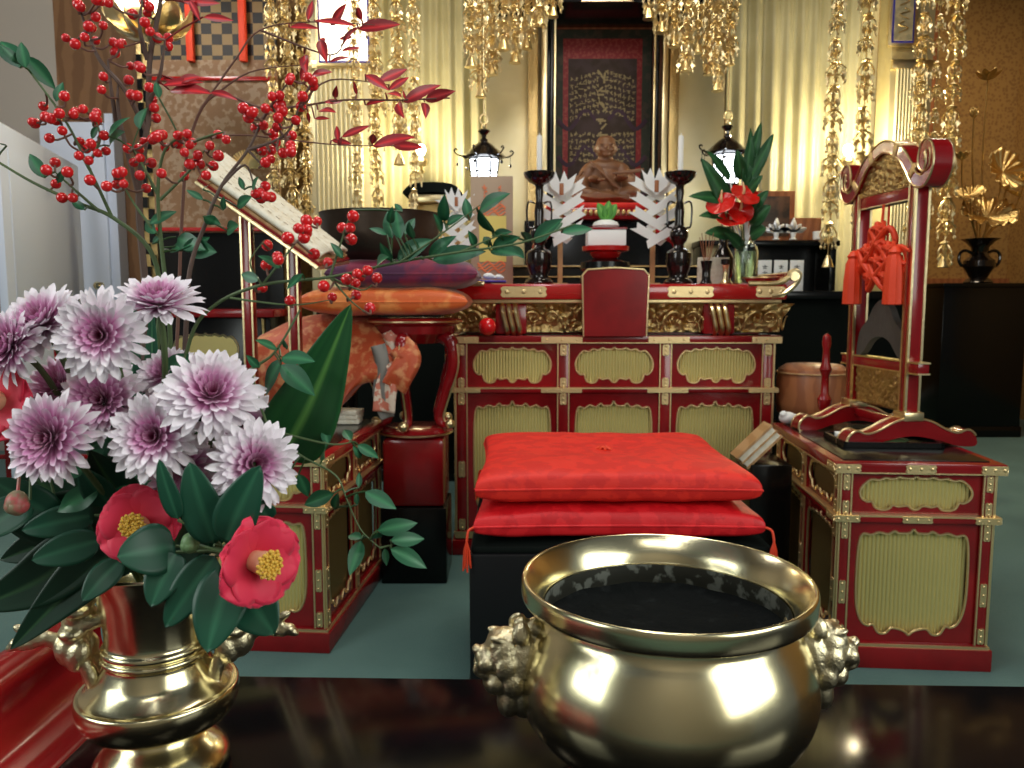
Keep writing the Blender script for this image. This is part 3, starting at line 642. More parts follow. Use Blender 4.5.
branch('nandina_branch', 'brown forked berry branch passing in front of the open book', [
 [(160,575,.79),(180,430,.76),(186,330,.75),(190,270,.75),(205,225,.75),(222,185,.75),(248,150,.75),(262,120,.75)],
 [(222,185,.75),(245,165,.75),(255,190,.75)],[(248,150,.75),(285,135,.75),(300,105,.75)],[(262,120,.75),(275,100,.75),(290,80,.75)],[(248,150,.75),(262,165,.75)]],
 b4, gl4, None, .75, .0030, 'twig')
branch('nandina_branch', 'long berry branch reaching right over the cushions to the candlestick, with green leaflets', [
 [(165,575,.79),(176,430,.74),(190,340,.72),(215,305,.71),(262,285,.70),(330,277,.69),(400,262,.68),(460,252,.67),(520,243,.66),(575,224,.66)],
 [(262,285,.70),(290,250,.69),(310,225,.69)],[(262,285,.70),(250,262,.69),(265,240,.69)],[(330,277,.69),(345,230,.69),(352,210,.69)],[(330,277,.69),(360,290,.69),(372,285,.69)],[(330,277,.69),(350,300,.69),(365,312,.69)],[(230,298,.70),(290,305,.7),(330,300,.7)],[(400,262,.68),(440,235,.67),(480,205,.67)],[(460,252,.67),(500,235,.67)]],
 b5, gl5, None, .69, .0020)
branch('nandina_branch', 'twig of drooping green leaflets in front of the left cabinet', [
 [(175,575,.79),(185,480,.72),(215,400,.69),(250,370,.68),(275,352,.68),(300,310,.68)],
 [(250,370,.68),(270,430,.67),(300,455,.66),(335,475,.66),(347,500,.66),(361,530,.66),(380,548,.66)],
 [(270,430,.67),(328,444,.66),(352,442,.66)],[(380,548,.66),(392,545,.66)]],
 None, gl6, None, .665, .0024)
branch('nandina_branch', 'thin twig of dark red pointed leaves before the gilt pillar', [
 [(158,575,.81),(172,440,.84),(178,320,.86),(182,220,.87),(190,140,.87),(215,95,.87),(262,108,.87),(300,106,.87),(345,100,.87),(400,100,.87),(450,98,.87)],
 [(190,140,.87),(240,135,.87),(290,140,.87),(340,145,.87),(400,146,.87)],[(200,110,.87),(235,60,.87),(260,30,.87),(310,22,.87),(375,25,.87)],[(300,106,.87),(330,80,.87),(390,85,.87)],[(260,30,.87),(330,55,.87),(345,35,.87)],[(215,95,.87),(250,72,.87),(300,65,.87)]],
 None, None, rl, .87, .0022, 'stalk')

# chrysanthemums
def mum_mesh(R, seed, dark=0, flat=.0):
    rnd = random.Random(seed); mb = MB()
    layers = [(24, 1.02, -.02, 1.0), (24, .97, .12, 1.0), (22, .86, .27, .95), (20, .70, .45, .85), (16, .52, .66, .72), (14, .36, .90, .58), (12, .22, 1.2, .45)]
    W_ = (.94, .86, .93); Pk = (.66, .16, .46); Mg = (.28, .004, .10)
    for li, (n, rr, el, ws) in enumerate(layers):
        for k in range(n):
            a = 2*PI*(k+.5*(li % 2))/n+rnd.uniform(-.1, .1); L = R*rr*rnd.uniform(.88, 1.08); e = el+rnd.uniform(-.1, .1)
            ca, sa = math.cos(a), math.sin(a); wdt = R*.108*ws*rnd.uniform(.85, 1.15); tw = rnd.uniform(-.35, .35)
            def fn(u, v):
                s = 2*v-1; wv = wdt*(.45+.65*u)*math.sqrt(max(.012, 1-(max(0, u-.70)/.30)**2)); rad = R*.05+L*u*math.cos(e); z = L*u*math.sin(e)+R*.10*u*u*(1 if li < 2 else 1.6)-R*.16*u**3*(1 if li == 0 else .1)
                z += abs(s)*wv*.5+s*wv*tw; return (rad*ca-s*wv*sa, rad*sa+s*wv*ca, z+li*R*.022)
            def col(u, v):
                q = rr*u; base = mixc(Mg, Pk, min(1, q/(.34 if not dark else .50))**1.5) if q < (.34 if not dark else .50) else mixc(Pk, W_, min(1, (q-.34)/.26 if not dark else (q-.50)/.34))
                return mixc(base, (.96, .93, .97), .4*(abs(2*v-1))*u)
            mb.grid(fn, 9, 4, col)
    return mb
mums = {}
for sd, dk in ((1, 0), (2, 1), (3, 0)):
    o = mum_mesh(.050, sd, dk).build('flower_head', 'petal', None, ang=60); mums[sd] = o.data; bpy.data.objects.remove(o)
cen_me = None
# px, py, depth, radius px, facing (x, y, z), variant, label
MUMS = [
 (153, 436, .640, 47, (.05, -1, .25), 1, 'chrysanthemum facing front at the centre of the bouquet, over the camellia leaves'),
 (46, 438, .640, 47, (-.1, -1, .20), 2, 'chrysanthemum with a deep magenta heart, lowest of those at the far left'),
 (99, 335, .655, 46, (.15, -1, .1), 1, 'chrysanthemum facing right, just below left of the topmost tilted one'),
 (212, 392, .645, 50, (.35, -.8, .65), 3, 'chrysanthemum, largest and palest, at the upper right side of the bouquet'),
 (158, 297, .690, 42, (.1, -.45, 1), 3, 'chrysanthemum seen from the side, topmost of the bouquet against the brown wall'),
 (256, 464, .630, 45, (.5, -.9, .2), 1, 'rightmost chrysanthemum, beside the open red camellia'),
 (100, 400, .700, 42, (.05, -1, .3), 2, 'chrysanthemum with dark magenta heart between the lowest left and the centre ones'),
 (38, 318, .700, 44, (-.2, -.7, .7), 3, 'soft pink chrysanthemum at the upper left, partly behind its neighbour'),
 (4, 345, .680, 38, (-.4, -.8, .3), 2, 'chrysanthemum cut by the left edge of the picture'),
 (182, 472, .670, 40, (.1, -1, -.2), 2, 'chrysanthemum tucked low behind the round camellia leaves'),
 (58, 385, .730, 36, (-.1, -.8, .6), 2, 'small magenta chrysanthemum in the gap behind the left group'),
 (243, 425, .690, 40, (.6, -.8, .2), 3, 'chrysanthemum mostly hidden behind the largest pale one at the right'),
 (165, 372, .735, 32, (-.2, -.8, .7), 3, 'half hidden chrysanthemum left of the largest pale one'),
]
for (x, y, d, rp, f, vr, lb) in MUMS:
    c = P(x, y, d); F = Vector(f).normalized(); r = thing('chrysanthemum', 'pink and white '+lb, 'flower', VM)
    s = S(rp, d)/.050
    o = bpy.data.objects.new('flower_head', mums[vr]); C.objects.link(o); o.parent = r
    o.rotation_mode = 'QUATERNION'; o.rotation_quaternion = F.to_track_quat('Z', 'Y') @ Matrix.Rotation(random.random()*6, 3, 'Z').to_quaternion()
    o.location = c-VM-F*.012*s; o.scale = (s, s, s)
    b = c-VM-F*.014*s
    mb = MB(); mb.tube(catmull([b, b-F*.03+Vector((0, 0, -.02)), Vector((b.x*.45, b.y*.5+.02, b.z*.45)), Vector((b.x*.05, b.y*.05, .0)), Vector((b.x*.03, 0, -.03))], 5, False), .0028, 7); mb.build('stem', 'gtwig', r)
    mb = MB(); mb.sph(b-F*.003, .008*s, 10, 8); mb.build('calyx', 'gtwig', r)
    mb = MB()
    for k in range(3):
        q = b*(.55+.12*k)+Vector((0, .012, 0)); a = random.random()*6
        leafm(mb, q, q+Vector((.04*math.cos(a), -.01, .04*math.sin(a))), .022, c0=G1, c1=G2, wave=.03)
    mb.build('leaves', 'leaf', r)

# camellias: broad petals round a boss of stamens
def camellia(label, head, facing, rad, leaves, bud=None, openk=1, calyx=True):
    r = thing('camellia', label, 'flower', VM)
    F = Vector(facing).normalized(); q = F.to_track_quat('Z', 'Y').to_matrix().to_4x4(); c = head-VM
    mb = MB(); mb.T = Matrix.Translation(c) @ q
    n = 7
    for k in range(n):
        a = 2*PI*k/n; lay = k % 2; ca, sa = math.cos(a), math.sin(a); sc_ = rad*(1-.06*lay)
        def fn(u, v):
            s = 2*v-1; wv = sc_*.62*math.sin(PI*min(1, .12+u*.80))**.6*(1 if u < .98 else .8)
            rd = sc_*(u*.98-.06*s*s*u*u); z = sc_*(.52*openk*u-.30*u**3.2+.10*abs(s)*u+.03*math.sin(s*7+k)*u*u)+.001*lay
            return (rd*ca-s*wv*sa, rd*sa+s*wv*ca, z)
        def col(u, v): return mixc((.62, .008, .036), (.86, .026, .09), u)
        mb.grid(fn, 12, 9, col)
    mb.build('petals', 'petal', r, ang=80, thick=.0008)
    mb = MB(); mb.T = Matrix.Translation(c) @ q
    prof = [(rad*.22, 0), (rad*.22, rad*.2), (rad*.26, rad*.5), (rad*.28, rad*.62), (0, rad*.58)]
    mb.lathe(prof, 20); mb.build('stamen_tube', M['stube'], r)
    mb = MB(); mb.T = Matrix.Translation(c) @ q
    for k in range(60):
        t = (k+.5)/60; rr = rad*.29*math.sqrt(t); a = k*2.4
        mb.sph((rr*math.cos(a), rr*math.sin(a), rad*.62+rad*.03*math.sin(k*5)), rad*.045, 6, 4)
    mb.build('stamens', 'stamen', r)
    mb = MB(); b = c-F*rad*.1
    mb.sph(b+F*.002, rad*.2, 10, 8); mb.build('calyx', M['calyx'], r)
    mb = MB(); mb.tube(catmull([b, b-F*.025, Vector((b.x*.4, -.03, b.z*.3+.01)), Vector((b.x*.1, 0, -.02))], 5, False), .0025, 7)
    node = b-F*.022
    lm = MB()
    for L in leaves:
        (x0, y0), (x1, y1), wd, d0, d1 = L[:5]
        a, t = P(x0, y0, d0)-VM, P(x1, y1, d1)-VM
        nn = L[5] if len(L) > 5 else (.1, -1, .35)
        leafm(lm, a, t, S(wd, (d0+d1)/2), nn, curl=.18, fold=.12, c0=(.008, .055, .032), c1=(.018, .10, .055), nu=16, nv=9, shape=1, wave=.004)
        mb.tube([a, (a+node)/2+Vector((0, .006, 0)), node], .0013, 5)
    mb.build('stem', 'gtwig', r)
    lm.build('leaves', 'leaf', r, thick=.0006)
    if bud:
        for (x, y, d, rb, cm) in bud:
            p = P(x, y, d)-VM; mb = MB(); mb.sph(p, (S(rb, d), S(rb, d), S(rb*1.2, d)), 14, 10)
            for k in range(5): mb.sph(p+Vector((S(rb*.35, d)*math.cos(k*1.26), S(rb*.35, d)*math.sin(k*1.26), -S(rb*.25, d))), S(rb*.75, d), 10, 8)
            mb.tube([p, (p+node)/2, node], .0014, 5); mb.build('bud', M[cm], r)
    return r
M['stube'] = mat('stamen_column', (.80, .50, .30), .6)
M['calyx'] = mat('green_bud_scales', (.16, .28, .12), .45)
M['budred'] = mat('budding_camellia', (.26, .20, .12), .45, var=(90, (.50, .10, .10), .45, .6))
camellia('large open red camellia with yellow stamens, at the right of the bouquet', P(252, 560, .60), (.78, -.62, .04), .038,
 [((215, 556), (163, 628), 40, .62, .60), ((232, 566), (206, 652), 56, .62, .585), ((240, 585), (273, 634), 54, .63, .61), ((176, 546), (118, 556), 54, .63, .60), ((176, 552), (150, 606), 40, .625, .60),
  ((214, 545), (188, 464), 42, .61, .60), ((224, 545), (257, 468), 46, .60, .585), ((178, 520), (158, 461), 20, .60, .59), ((268, 520), (258, 500), 24, .64, .63)], bud=[(190, 543, .615, 9, 'calyx')])
camellia('red camellia half covered by leaves, directly over the mouth of the vase', P(143, 525, .665), (.05, -1, .25), .036,
 [((120, 560), (82, 600), 30, .69, .66), ((100, 540), (30, 560), 36, .70, .68), ((95, 515), (20, 530), 34, .72, .70), ((110, 505), (80, 470), 30, .72, .70)], bud=None)
camellia('red camellia at the left edge of the picture beneath the leftmost chrysanthemums', P(2, 402, .70), (-.2, -1, .3), .042,
 [((30, 500), (-30, 540), 40, .70, .66), ((60, 520), (-10, 480), 40, .72, .70)], bud=[(17, 503, .66, 11, 'budred')])
# broad leaves
def blade(label, items, shape=2, cc=((.012, .075, .022), (.030, .14, .035)), cat='leaf'):
    r = thing('broad_leaf', label, cat, VM); lm = MB(); st = MB()
    for (b, m_, t, wd) in items:
        a, mm_, tt = P(*b)-VM, P(*m_)-VM, P(*t)-VM
        cv = catmull([a, mm_, tt], 10, False); n = len(cv)
        def fn(u, v):
            i = min(n-2, int(u*(n-1))); f = u*(n-1)-i; p = cv[i].lerp(cv[i+1], f); d = (cv[i+1]-cv[i]).normalized()
            nn = Vector((.15, -1, .2)); nn = (nn-d*nn.dot(d)).normalized(); sd = d.cross(nn); s = 2*v-1
            wv = wd/2*(math.sin(PI*u**.62)**.95+.02*(1-u)); return p+sd*s*wv+nn*(abs(s)*wv*.25)
        def col(u, v):
            a_ = abs(2*v-1); k = .5+.5*math.sin(v*46); return mixc(mixc(cc[0], cc[1], k*.35), (cc[1][0]*4, cc[1][1]*2.2, cc[1][2]*2), 1.0 if a_ < .04 else 0)
        lm.grid(fn, 22, 13, col); st.tube(catmull([a, Vector((a.x*.4, a.y*.4, a.z*.4)), Vector((a.x*.05, .0, -.02))], 4, False), .002, 6)
    lm.build('leaf_blade', 'leaf', r, ang=80, thick=.0005); st.build('stem', 'gtwig', r); return r
blade('single broad pointed green leaf with pale midrib, in front of the orange brocade', [((283, 455, .70), (312, 400, .685), (351, 304, .67), S(72, .68))])
blade('narrow upright strap leaves between the chrysanthemums at the vase top', [((150, 440, .76), (152, 380, .76), (152, 300, .76), .018), ((135, 440, .77), (132, 360, .77), (135, 300, .77), .02)], cc=((.02, .11, .06), (.03, .15, .08)))
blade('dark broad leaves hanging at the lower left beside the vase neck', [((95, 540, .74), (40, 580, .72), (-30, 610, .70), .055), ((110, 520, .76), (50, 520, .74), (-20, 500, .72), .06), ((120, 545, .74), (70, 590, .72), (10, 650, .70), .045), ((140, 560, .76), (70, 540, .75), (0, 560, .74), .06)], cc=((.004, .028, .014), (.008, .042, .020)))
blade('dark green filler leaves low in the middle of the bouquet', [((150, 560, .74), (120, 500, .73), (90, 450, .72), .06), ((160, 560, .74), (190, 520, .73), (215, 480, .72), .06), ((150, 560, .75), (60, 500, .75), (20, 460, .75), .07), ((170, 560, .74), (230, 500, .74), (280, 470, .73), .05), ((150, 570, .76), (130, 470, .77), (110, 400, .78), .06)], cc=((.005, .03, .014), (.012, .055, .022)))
# ------------------------------------------------------------------ alcove: curtain, pillars, gilt panels
def curtain(name, px0, px1, Y, z0, z1, label, seed):
    x0, x1 = P(px0, 200, Y).x, P(px1, 200, Y).x; n = int((x1-x0)/.012)
    mb = MB()
    def fn(u, v):
        x = x0+(x1-x0)*u
        a = x*62+1.6*noise.noise(Vector((x*3, seed, v*.6)))
        return (x, Y+.022*math.sin(a)+.012*math.sin(a*.37+1)+.01*noise.noise(Vector((x*14, v*1.5, seed))), z0+(z1-z0)*v)
    mb.grid(fn, n, 10); o = mb.build(name, 'curtain', ang=90, thick=.003); return tag(o, label, 'curtain')
curtain('pleated_curtain', 372, 500, 5.75, .9, 3.5, 'pale gold pleated curtain hanging to the left of the scroll shrine', 1)
curtain('pleated_curtain', 722, 872, 5.75, .9, 3.5, 'pale gold pleated curtain hanging to the right of the scroll shrine, lit by a lamp', 2)
sbox('wall_alcove', 'wallb', P(180, 0, 6.0).x, P(900, 0, 6.0).x, 6.0, 6.1, -.04, 4.3)
def pillar(px0, px1, Y, label, flute):
    x0, x1 = P(px0, 200, Y).x, P(px1, 200, Y).x; w_ = x1-x0
    r = thing('gilt_pillar', label, 'pillar', ((x0+x1)/2, Y, 0))
    MB().box(-w_/2, w_/2, 0, .20, 0, 3.45, bv=.008).build('shaft', 'goldleaf', r)
    mb = MB(); n = 10
    for k in range(n*8): pass
    vs = []; K = 8
    for i in range(n*K+1):
        x = -w_*.38+w_*.76*i/(n*K); a = (i % K)/K; vs += [(x, -.012-.014*math.sin(PI*a), .8), (x, -.012-.014*math.sin(PI*a), 2.62)]
    mb.add(vs, [(2*i, 2*i+2, 2*i+3, 2*i+1) for i in range(n*K)]); mb.build('fluted_facing', M['fluted'], r)
    MB().box(-w_*.5, w_*.5, -.03, .0, 2.62, 2.68, bv=.006).build('capital_band', 'gold', r)
    return r, w_
M['fluted'] = mat('pale_fluted_facing', (.80, .72, .46), .35, .35)
pl, plw = pillar(310, 372, 5.5, 'broad pale gold fluted pillar at the left of the alcove, behind the red leaves', 1)
pr_, prw = pillar(884, 926, 5.5, 'narrow fluted gilt pillar at the right, behind the arched frame', 1)
# framed tablets hung on the pillars
def hung_tablet(px0, px1, py0, py1, Y, label, lit):
    a, b = P(px0, py1, Y), P(px1, py0, Y); w_, h = b.x-a.x, b.z-a.z
    r = thing('hanging_tablet', label, 'panel', ((a.x+b.x)/2, Y, a.z))
    MB().box(-w_/2, w_/2, 0, .03, 0, h, bv=.004).build('frame', 'gold', r)
    MB().box(-w_/2+.02, w_/2-.02, -.006, .002, .02, h-.02).build('blue_border', 'blueline', r)
    MB().box(-w_/2+.032, w_/2-.032, -.010, -.004, .032, h-.032).build('face', M['tabletface'] if not lit else 'tabletglow', r)
    if not lit:
        mb = MB()
        for k in range(9):
            z = .08+k*(h-.16)/8; s = 1 if k % 2 else -1
            mb.tube(catmull([(s*.03, -.013, z), (-s*.03, -.013, z+.03), (s*.035, -.013, z+.05), (0, -.013, z+.07)], 3, False), .004, 5)
        mb.build('painted_figures', 'goldcarve', r)
    return r
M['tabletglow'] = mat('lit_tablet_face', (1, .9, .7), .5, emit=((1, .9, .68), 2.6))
M['tabletface'] = mat('tablet_silk', (.74, .68, .48), .6, .1, var=(20, (.58, .52, .34), .48, .56))
M['tabletglow'] = mat('lit_tablet_face', (1, .9, .7), .5, emit=((1, .9, .68), 2.6))  # brightness of the lit tablet put in as emission
M['tabletface'] = mat('tablet_silk', (.55, .48, .30), .6, .1, var=(20, (.40, .36, .24), .48, .56))
hung_tablet(888, 923, -90, 46, 5.44, 'blue-edged hanging picture tablet on the right gilt pillar', False)
hung_tablet(316, 370, -90, 66, 5.44, 'brightly lit tablet with blue edge on the left gilt pillar', True)
# side flanks
def flank(px0, px1, Y, z1, label, m='goldleaf'):
    x0, x1 = P(px0, 200, Y).x, P(px1, 200, Y).x
    return tag(MB().box(x0, x1, Y, Y+.05, .0, z1, bv=.004).build('gold_leaf_screen', m), label, 'panel')
flank(486, 542, 5.35, 3.45, 'plain gold leaf door panel to the left of the scroll')
flank(665, 722, 5.35, 3.45, 'plain gold leaf door panel to the right of the scroll')
# shrine frame
zy = 5.2
sh = thing('scroll_shrine', 'tall black and gilt shrine frame around the hanging scroll and seated figure', 'shrine', (P(603, 200, zy).x, zy, 0))
hx = S(58, zy)
for s in (-1, 1):
    MB().box(s*hx-.018, s*hx+.018, -.04, .10, .6, 3.3, bv=.004).build('gilt_post', 'gold', sh)
    MB().box(s*(hx-.045)-.010, s*(hx-.045)+.010, -.02, .06, .6, 3.3, bv=.003).build('inner_post', 'black', sh)
    MB().box(s*(hx-.065)-.007, s*(hx-.065)+.007, -.03, .02, .6, 3.3, bv=.002).build('gilt_bead', 'gold', sh)
    MB().box(s*(hx+.07)-.03, s*(hx+.07)+.03, .03, .12, .6, 3.3, bv=.004).build('side_stile', M['bronzegold'] if 'bronzegold' in M else 'goldcarve', sh)
MB().box(-hx, hx, .42, .45, .6, 3.3).build('back_board', 'black', sh)
for s in (-1, 1): MB().box(s*hx-.01, s*hx+.01, .0, .45, .6, 3.3).build('side_board', 'black', sh)
tz = P(603, 8, zy).z
MB().box(-hx-.3, hx+.3, -.10, .42, tz, tz+.5, bv=.006).build('lintel', 'black', sh)
mb = MB()
pts = [(x, z) for x, z in [(-.16, 0), (-.12, .05), (-.05, .03), (0, .07), (.05, .03), (.12, .05), (.16, 0)]]
mb.prism([(x, tz+.0+z) for x, z in pts], -.115, -.10); mb.build('lintel_ornament', 'gold', sh)
# the scroll
Ys = 5.58
def rectp(px0, px1, py0, py1, Y): a, b = P(px0, py1, Y), P(px1, py0, Y); return a.x, b.x, a.z, b.z
x0, x1, z0, z1 = rectp(553, 652, 28, 240, Ys); sc = thing('hanging_scroll', 'aged hanging scroll with green mount and red inner border behind the seated figure', 'scroll', ((x0+x1)/2, Ys, z0))
w_, h = x1-x0, z1-z0
MB().box(-w_/2, w_/2, 0, .006, 0, h).build('mount', 'scrollg', sc)
ix = w_/2-.062; iz1 = h-.07
q = MB(); q.box(-ix, ix, -.003, .001, .05, iz1+.0); q.build('red_border', 'scrollr', sc)
MB().box(-ix+.035, ix-.035, -.006, -.002, .09, iz1-.13).build('painting_ground', 'scrollc', sc)
mb = MB(); rnd = random.Random(3)
def brush(mb, cx_, cz_, s):
    for q in range(rnd.randint(3, 5)):
        a = rnd.choice([0, 0, PI/2, PI/2, .8, 2.3]); L = s*rnd.uniform(.5, 1.1); ox, oz = rnd.uniform(-s, s)*.4, rnd.uniform(-s, s)*.5
        dx, dz = math.cos(a)*L/2, math.sin(a)*L/2
        mb.tube([(cx_+ox-dx, -.007, cz_+oz-dz), (cx_+ox+dx, -.007, cz_+oz+dz)], s*.12, 4, flat=.3)
cols = 15; top = iz1-.17
for c in range(cols):
    xx = (-ix+.06)+(2*ix-.12)*c/(cols-1); u = abs(c-(cols-1)/2)/7
    if u < .1:
        for k in range(8): brush(mb, xx, top-.10*k-.08, .055)
    else:
        for seg, n in ((0, 7), (1, 5), (2, 5)):
            for k in range(n): brush(mb, xx, top-.04-seg*.42*(1-.15*u)-k*.042-.06*u, .022)
mb.build('golden_writing', 'ink', sc)
mb = MB()
for s in (-1, 1):
    for k in range(3):
        mb.tube(catmull([(s*.04, -.0065, top-.36-.3*k*.8), (s*.12, -.0065, top-.30-.3*k*.8), (s*.22, -.0065, top-.42-.3*k*.8), (s*.30, -.0065, top-.36-.3*k*.8)], 5, False), .014, 4, flat=.15)
mb.build('violet_brush_marks', 'ink2', sc)
MB().tube([(-w_/2-.03, -.01, h), (w_/2+.03, -.01, h)], .012, 10).build('roller', 'wood2', sc)

# ------------------------------------------------------------------ tiered black stand behind the altar
bk = thing('altar_platform', 'stepped black lacquer platform with gilt lines behind the altar, under the seated figure', 'platform', (P(603, 0, 4.9).x, 0, 0))
zt = P(605, 207, 4.95).z
L0 = S(128, 4.5)
MB().box(-L0, L0, 4.30, 4.62, 0, 1.16, bv=.005).build('lower_step', 'black', bk)
MB().box(-S(95, 4.7), S(95, 4.7), 4.62, 4.75, 0, 1.30, bv=.005).build('middle_step', 'black', bk)
MB().box(-.46, .46, 4.75, 5.15, 0, zt-.10, bv=.005).build('upper_step', 'black', bk)
MB().box(-.34, .34, 4.70, 5.16, zt-.10, zt-.03, bv=.012).build('figure_shelf', 'red', bk)
for z in (1.16, 1.24, 1.30): MB().box(-S(94, 4.7), S(94, 4.7), 4.605, 4.618, z-.012, z-.004).build('gilt_line', 'goldcarve', bk)
mb = MB()
for k in range(22):
    x = -.33+k*.0315; mb.sph((x, 4.698, zt-.06), (.013, .008, .018), 8, 6)
mb.build('gilt_petal_frieze', 'goldcarve', bk)
MB().box(-.33, .33, 4.72, 5.14, zt-.03, zt, bv=.008).build('red_mat', 'cushion', bk)
for s in (-1, 1):
    MB().tube(catmull([(s*.40, 4.60, 1.16), (s*.40, 4.60, 1.40), (s*.34, 4.66, 1.46), (s*.30, 4.7, 1.50)], 5, False), .02, 8).build('curved_leg', 'red', bk)

# seated figure
st = thing('seated_monk_statue', 'brown carved wooden statue of a seated robed monk before the scroll', 'statue', (P(605, 205, 4.93).x, 4.93, zt)); st.scale = (1.08, 1, .93)
mb = MB(); Rx = lambda a: Matrix.Rotation(a, 3, 'X'); Ryy = lambda a: Matrix.Rotation(a, 3, 'Y')
def e(c, r, rot=None): mb.sph(c, r, 20, 14, rot)
e((0, .0, .05), (.19, .13, .05)); e((0, -.05, .045), (.205, .09, .042)); e((-.10, -.06, .07), (.09, .07, .045), Ryy(.2)); e((.10, -.06, .07), (.09, .07, .045), Ryy(-.2))
e((0, .02, .16), (.115, .09, .13)); e((0, .02, .245), (.125, .075, .06)); e((-.10, .0, .20), (.05, .05, .09), Ryy(.35)); e((.10, .0, .20), (.05, .05, .09), Ryy(-.35))
e((-.14, -.02, .12), (.055, .06, .085), Ryy(.1)); e((.14, -.02, .12), (.055, .06, .085), Ryy(-.1)); e((-.07, -.09, .16), (.028, .055, .025), Matrix.Rotation(-.5, 3, 'Z')); e((.08, -.10, .17), (.028, .055, .024), Matrix.Rotation(.4, 3, 'Z'))
e((0, .01, .30), (.045, .042, .05)); e((0, -.005, .372), (.058, .062, .070)); e((0, -.02, .345), (.048, .045, .035)); e((0, .0, .405), (.054, .056, .045))
e((0, -.068, .365), (.010, .012, .016)); e((0, -.062, .343), (.020, .008, .005)); e((0, -.060, .335), (.016, .008, .004)); e((0, -.055, .322), (.018, .012, .012))
for s in (-1, 1):
    e((s*.058, .0, .367), (.008, .014, .024)); e((s*.024, -.060, .388), (.018, .008, .005)); e((s*.030, -.052, .352), (.016, .012, .014)); e((s*.022, -.058, .375), (.010, .006, .004))
for k in range(4):   # robe folds
    mb.tube(catmull([(-.10+.02*k, -.075, .28-.012*k), (-.02+.015*k, -.098, .19-.02*k), (.05+.02*k, -.10, .12-.012*k)], 5, False), .007, 6)
    mb.tube(catmull([(-.19+.03*k, -.10, .07-.01*k), (-.06, -.145+.0*k, .035+.012*k), (.12, -.13, .05-.008*k)], 6, False), .008, 6)
    for s in (-1, 1): mb.tube(catmull([(s*(.13+.01*k), -.05, .22-.03*k), (s*(.17), -.07, .15-.025*k), (s*(.15-.02*k), -.10, .09-.01*k)], 5, False), .007, 6)
bd = mb.build('body', 'statue', st, remesh=.0045)
# hands with five fingers each, one laid in the lap, one raised with a folded fan
for s in (-1, 1):
    mb = MB(); hx_, hy_, hz_ = s*.038 if s < 0 else .062, -.150, .150 if s < 0 else .175
    mb.sph((hx_, hy_+.014, hz_), (.018, .017, .010), 12, 8)
    for k in range(4):
        fx = hx_+(-.013+.0087*k); L = (.020, .024, .023, .018)[k]
        mb.tube([(fx, hy_+.004, hz_+.002), (fx, hy_-L*.6, hz_+.003), (fx+.001, hy_-L*.9, hz_-.006), (fx, hy_-L*.7, hz_-.013)], [.0048, .0045, .004, .003], 7)
    mb.tube([(hx_-s*.016, hy_+.012, hz_+.004), (hx_-s*.022, hy_-.002, hz_+.006), (hx_-s*.016, hy_-.014, hz_+.004)], [.0055, .005, .0035], 7)
    mb.build('hand', 'statue', st)
mb = MB(); mb.tube([(.02, -.165, .185), (.19, -.16, .205)], [.006, .014], 8, flat=.5); mb.build('held_fan', 'statue', st)

# ------------------------------------------------------------------ hanging gilt ornaments
def pend_mesh(kind):
    mb = MB()
    for q in range(3):
        R = Matrix.Rotation(q*PI/3, 4, 'Z'); mb.T = R
        o = [(-.005, 0), (-.03, -.014), (-.046, -.032), (-.040, -.046), (-.026, -.038), (-.016, -.052), (0, -.042), (.016, -.052), (.026, -.038), (.040, -.046), (.046, -.032), (.03, -.014), (.005, 0)]
        if kind == 1: o = [(x*.75, z*1.35) for x, z in o]
        # openwork: rim only plus ribs
        pts = [(x, 0, z) for x, z in o]; mb.tube(pts+[pts[0]], .0030, 4, cap=False)
        mb.tube([(0, 0, 0), (0, 0, o[6][1])], .004, 4)
        mb.sph((0, 0, o[6][1]*.55), (.012, .004, .012), 8, 6)
        for s in (-1, 0, 1):
            cx_, cz_ = s*o[9][0]*.9, o[9][1]-.004-(.010 if s == 0 else 0); mb.prism([(cx_, cz_+.012), (cx_+.013, cz_-.004), (cx_+.006, cz_-.009), (cx_, cz_-.022), (cx_-.006, cz_-.009), (cx_-.013, cz_-.004)], -.0015, .0015)
        mb.prism([(0, -.004), (.020, -.024), (0, -.034), (-.020, -.024)], -.0015, .0015)
        for s in (-1, 1):
            x, z = o[9][0]*s, o[9][1]; L = .030
            mb.tube([(x, 0, z), (x, 0, z-L)], .0012, 4); mb.sph((x, 0, z-L-.006), (.006, .003, .010), 6, 5)
    mb.T = Matrix.Identity(4); mb.sph((0, 0, .002), .011, 8, 6); mb.lathe([(.004, .012), (.02, .004), (.022, 0), (.004, -.004)], 10)
    o = mb.build('filigree_pendant', 'gold'); me = o.data; bpy.data.objects.remove(o); return me
PM = [pend_mesh(0), pend_mesh(1)]
o = MB().lathe([(.0, .03), (.008, .028), (.010, .02), (.017, .008), (.022, -.012), (.027, -.022), (.022, -.024), (0, -.02)], 14).build('bell', 'gold'); BM_ = o.data; bpy.data.objects.remove(o)
rnd = random.Random(11)
